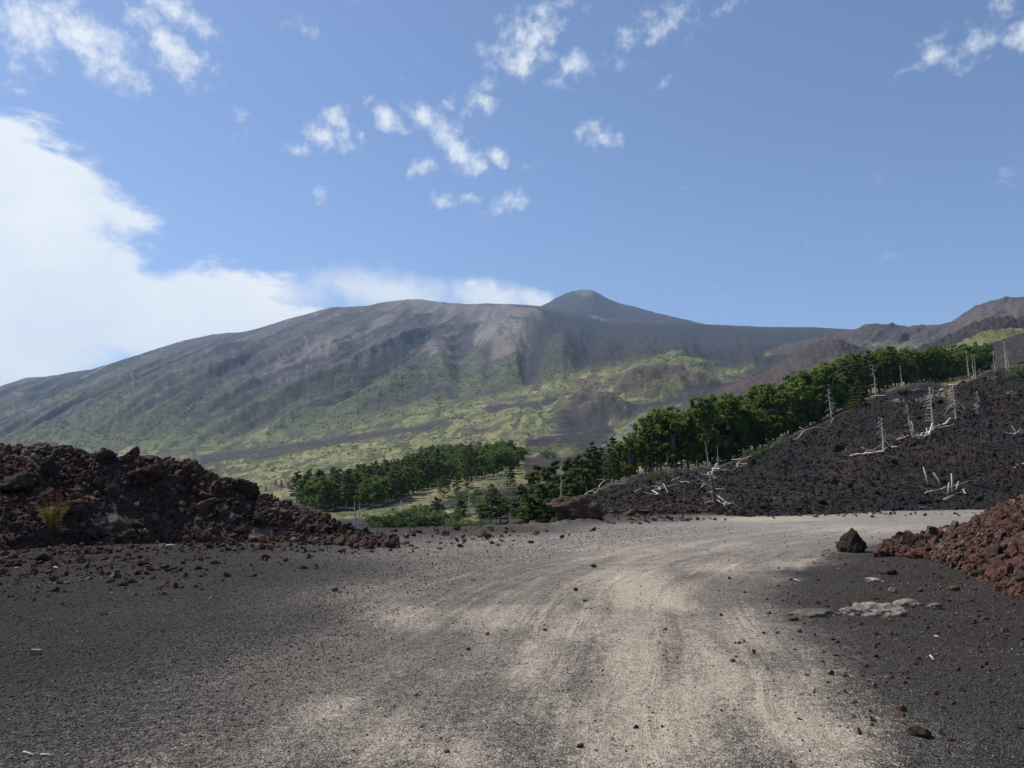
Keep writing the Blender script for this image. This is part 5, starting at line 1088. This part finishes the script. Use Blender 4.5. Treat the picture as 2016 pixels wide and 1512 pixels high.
# yellow-green plant with rusty tops on the left mound
def yellow_plant():
    q = locate(MOUND, 103, 1046, 5); root = link('shrub', None, None, q); tag(root, 'yellow-green shrub with rusty tops growing on the left mound', 'shrub')
    s = q.y / F; r = np.random.default_rng(5); segs = []; lv = []; rt_ = []
    for k in range(46):
        a = r.uniform(0, 6.28); sp_ = r.uniform(.05, 1) ** .7; h = r.uniform(40, 92) * s * (1.1 - .45 * sp_); e = np.array([math.cos(a) * 34 * s * sp_, math.sin(a) * 30 * s * sp_, h])
        m_ = e * .5 + np.array([0, 0, h * .12]); segs.append(([(e[0]*.1, e[1]*.1, 0), tuple(m_), tuple(e)], [.006, .004, .002]))
        for t in np.linspace(.15, 1, 10):
            p = (1-t)**2*np.array([e[0]*.1, e[1]*.1, 0]) + 2*t*(1-t)*m_ + t*t*e; (rt_ if p[2] > 48 * s or r.random() < .08 else lv).append(p)
    link('stem', branchy(segs, M_rust, 'stem', 4), root)
    V, Fq = leaves(np.array(lv), np.full(len(lv), .045), 7, .017, r); link('foliage', mesh_np('foliage', V, Fq, M_yel, smooth=False), root)
    V, Fq = leaves(np.array(rt_), np.full(len(rt_), .03), 5, .011, r); link('flowers', mesh_np('flowers', V, Fq, M_rust, smooth=False), root)
yellow_plant()

# ------------------------------------------------------------------ vehicles and barrier
def box(name, m, lo, hi, parent, bev=.05, taper=0):
    bm = bmesh.new(); bmesh.ops.create_cube(bm, size=1)
    for v in bm.verts:
        tx = taper if v.co.z > 0 else 0
        v.co = Vector([lo[i] + (v.co[i] + .5) * (hi[i] - lo[i]) for i in range(3)])
        if tx: v.co.x += -tx if v.co.x > (lo[0]+hi[0])/2 else tx
    if bev: bmesh.ops.bevel(bm, geom=bm.edges[:], offset=bev, segments=2)
    me = bpy.data.meshes.new(name); bm.to_mesh(me); bm.free(); me.materials.append(m); return link(name, me, parent)
def offroader(loc, rz, label, s=1.0):
    root = link('off_road_bus', None, None, loc, (0, 0, rz), s); tag(root, label, 'vehicle')
    box('body', M_white, (-3.2, -1.2, .9), (3.2, 1.2, 2.0), root, .1); c = box('cabin', M_white, (-2.9, -1.15, 2.0), (2.3, 1.15, 3.2), root, .12, .25)
    for i in range(4):
        for sy in (-1, 1): box('window', M_glass, (-2.4 + i * 1.15, sy * 1.17 - .03, 2.15), (-1.45 + i * 1.15, sy * 1.17 + .03, 2.85), root, .01)
    box('windscreen', M_glass, (2.12, -.95, 2.1), (2.32, .95, 2.85), root, .02); box('roof_rack', M_blackm, (-2.5, -1.0, 3.25), (1.8, 1.0, 3.4), root, .02); box('bumper', M_blackm, (3.15, -1.1, .8), (3.35, 1.1, 1.1), root, .03)
    for x in (-2, 2):
        for sy in (-1, 1):
            bm = bmesh.new(); bmesh.ops.create_cone(bm, cap_ends=True, segments=20, radius1=.6, radius2=.6, depth=.35); bmesh.ops.rotate(bm, verts=bm.verts, matrix=Matrix.Rotation(math.pi/2, 3, 'X'))
            me = bpy.data.meshes.new('wheel'); bm.to_mesh(me); bm.free(); me.materials.append(M_blackm); link('wheel', me, root, (x, sy * 1.1, .6))
    for sy in (-1, 1): box('headlight', M_glass, (3.15, sy * .85 - .15, 1.3), (3.24, sy * .85 + .15, 1.55), root, .02)
q = locate(VAL, 1242, 836, 4); offroader(q, math.radians(200), 'small white off-road bus on the pale track above the wood', 1.0)
q = locate(VAL, 1181, 778, 4); offroader(q, math.radians(170), 'tiny white vehicle on the rim of the reddish crater in the distance', 1.0)
q = locate(VAL, 1153, 901, 5)
root = link('barrier', None, None, q); tag(root, 'low pale barrier beside the ash flat behind the pines', 'barrier'); k_ = q.y / F
box('rail', M_white, (-8*k_, -.12, .5), (8*k_, .12, 1.1), root, .03)
for x in (-7, -2, 3, 7): box('post', M_white, (x*k_-.1, -.1, -.3), (x*k_+.1, .1, .48), root, .02)

# ------------------------------------------------------------------ haze
hm = bpy.data.materials.new('haze'); hm.use_nodes = True; H = NT(hm.node_tree); H.n.clear()
pv = H.node('ShaderNodeVolumePrincipled'); pv.inputs['Color'].default_value = (.50, .72, 1.0, 1); pv.inputs['Density'].default_value = 4.2e-5; pv.inputs['Anisotropy'].default_value = 0.2
ho = H.node('ShaderNodeOutputMaterial'); H.l.new(pv.outputs[0], ho.inputs['Volume'])
allz = [max(v[2] for v in o.bound_box) + o.location.z for o in scene.objects if o.type == 'MESH']; allb = [min(v[2] for v in o.bound_box) + o.location.z for o in scene.objects if o.type == 'MESH']
top, bot = max(allz) + 20, min(allb) - 2
print('top', top, 'bot', bot, 'objs', len(scene.objects), 'tris', sum(len(o.data.polygons) for o in {o.data.name: o for o in scene.objects if o.type == 'MESH'}.values()))
xm = 12500; bm = bmesh.new(); bmesh.ops.create_cube(bm, size=1)
for v in bm.verts: v.co = Vector((v.co.x * 2 * xm, -600 + (v.co.y + .5) * 12600, bot + (v.co.z + .5) * (top - bot)))
me = bpy.data.meshes.new('haze'); bm.to_mesh(me); bm.free(); me.materials.append(hm); tag(link('haze', me), 'pale blue air haze fading the far mountain', 'haze', kind='stuff')
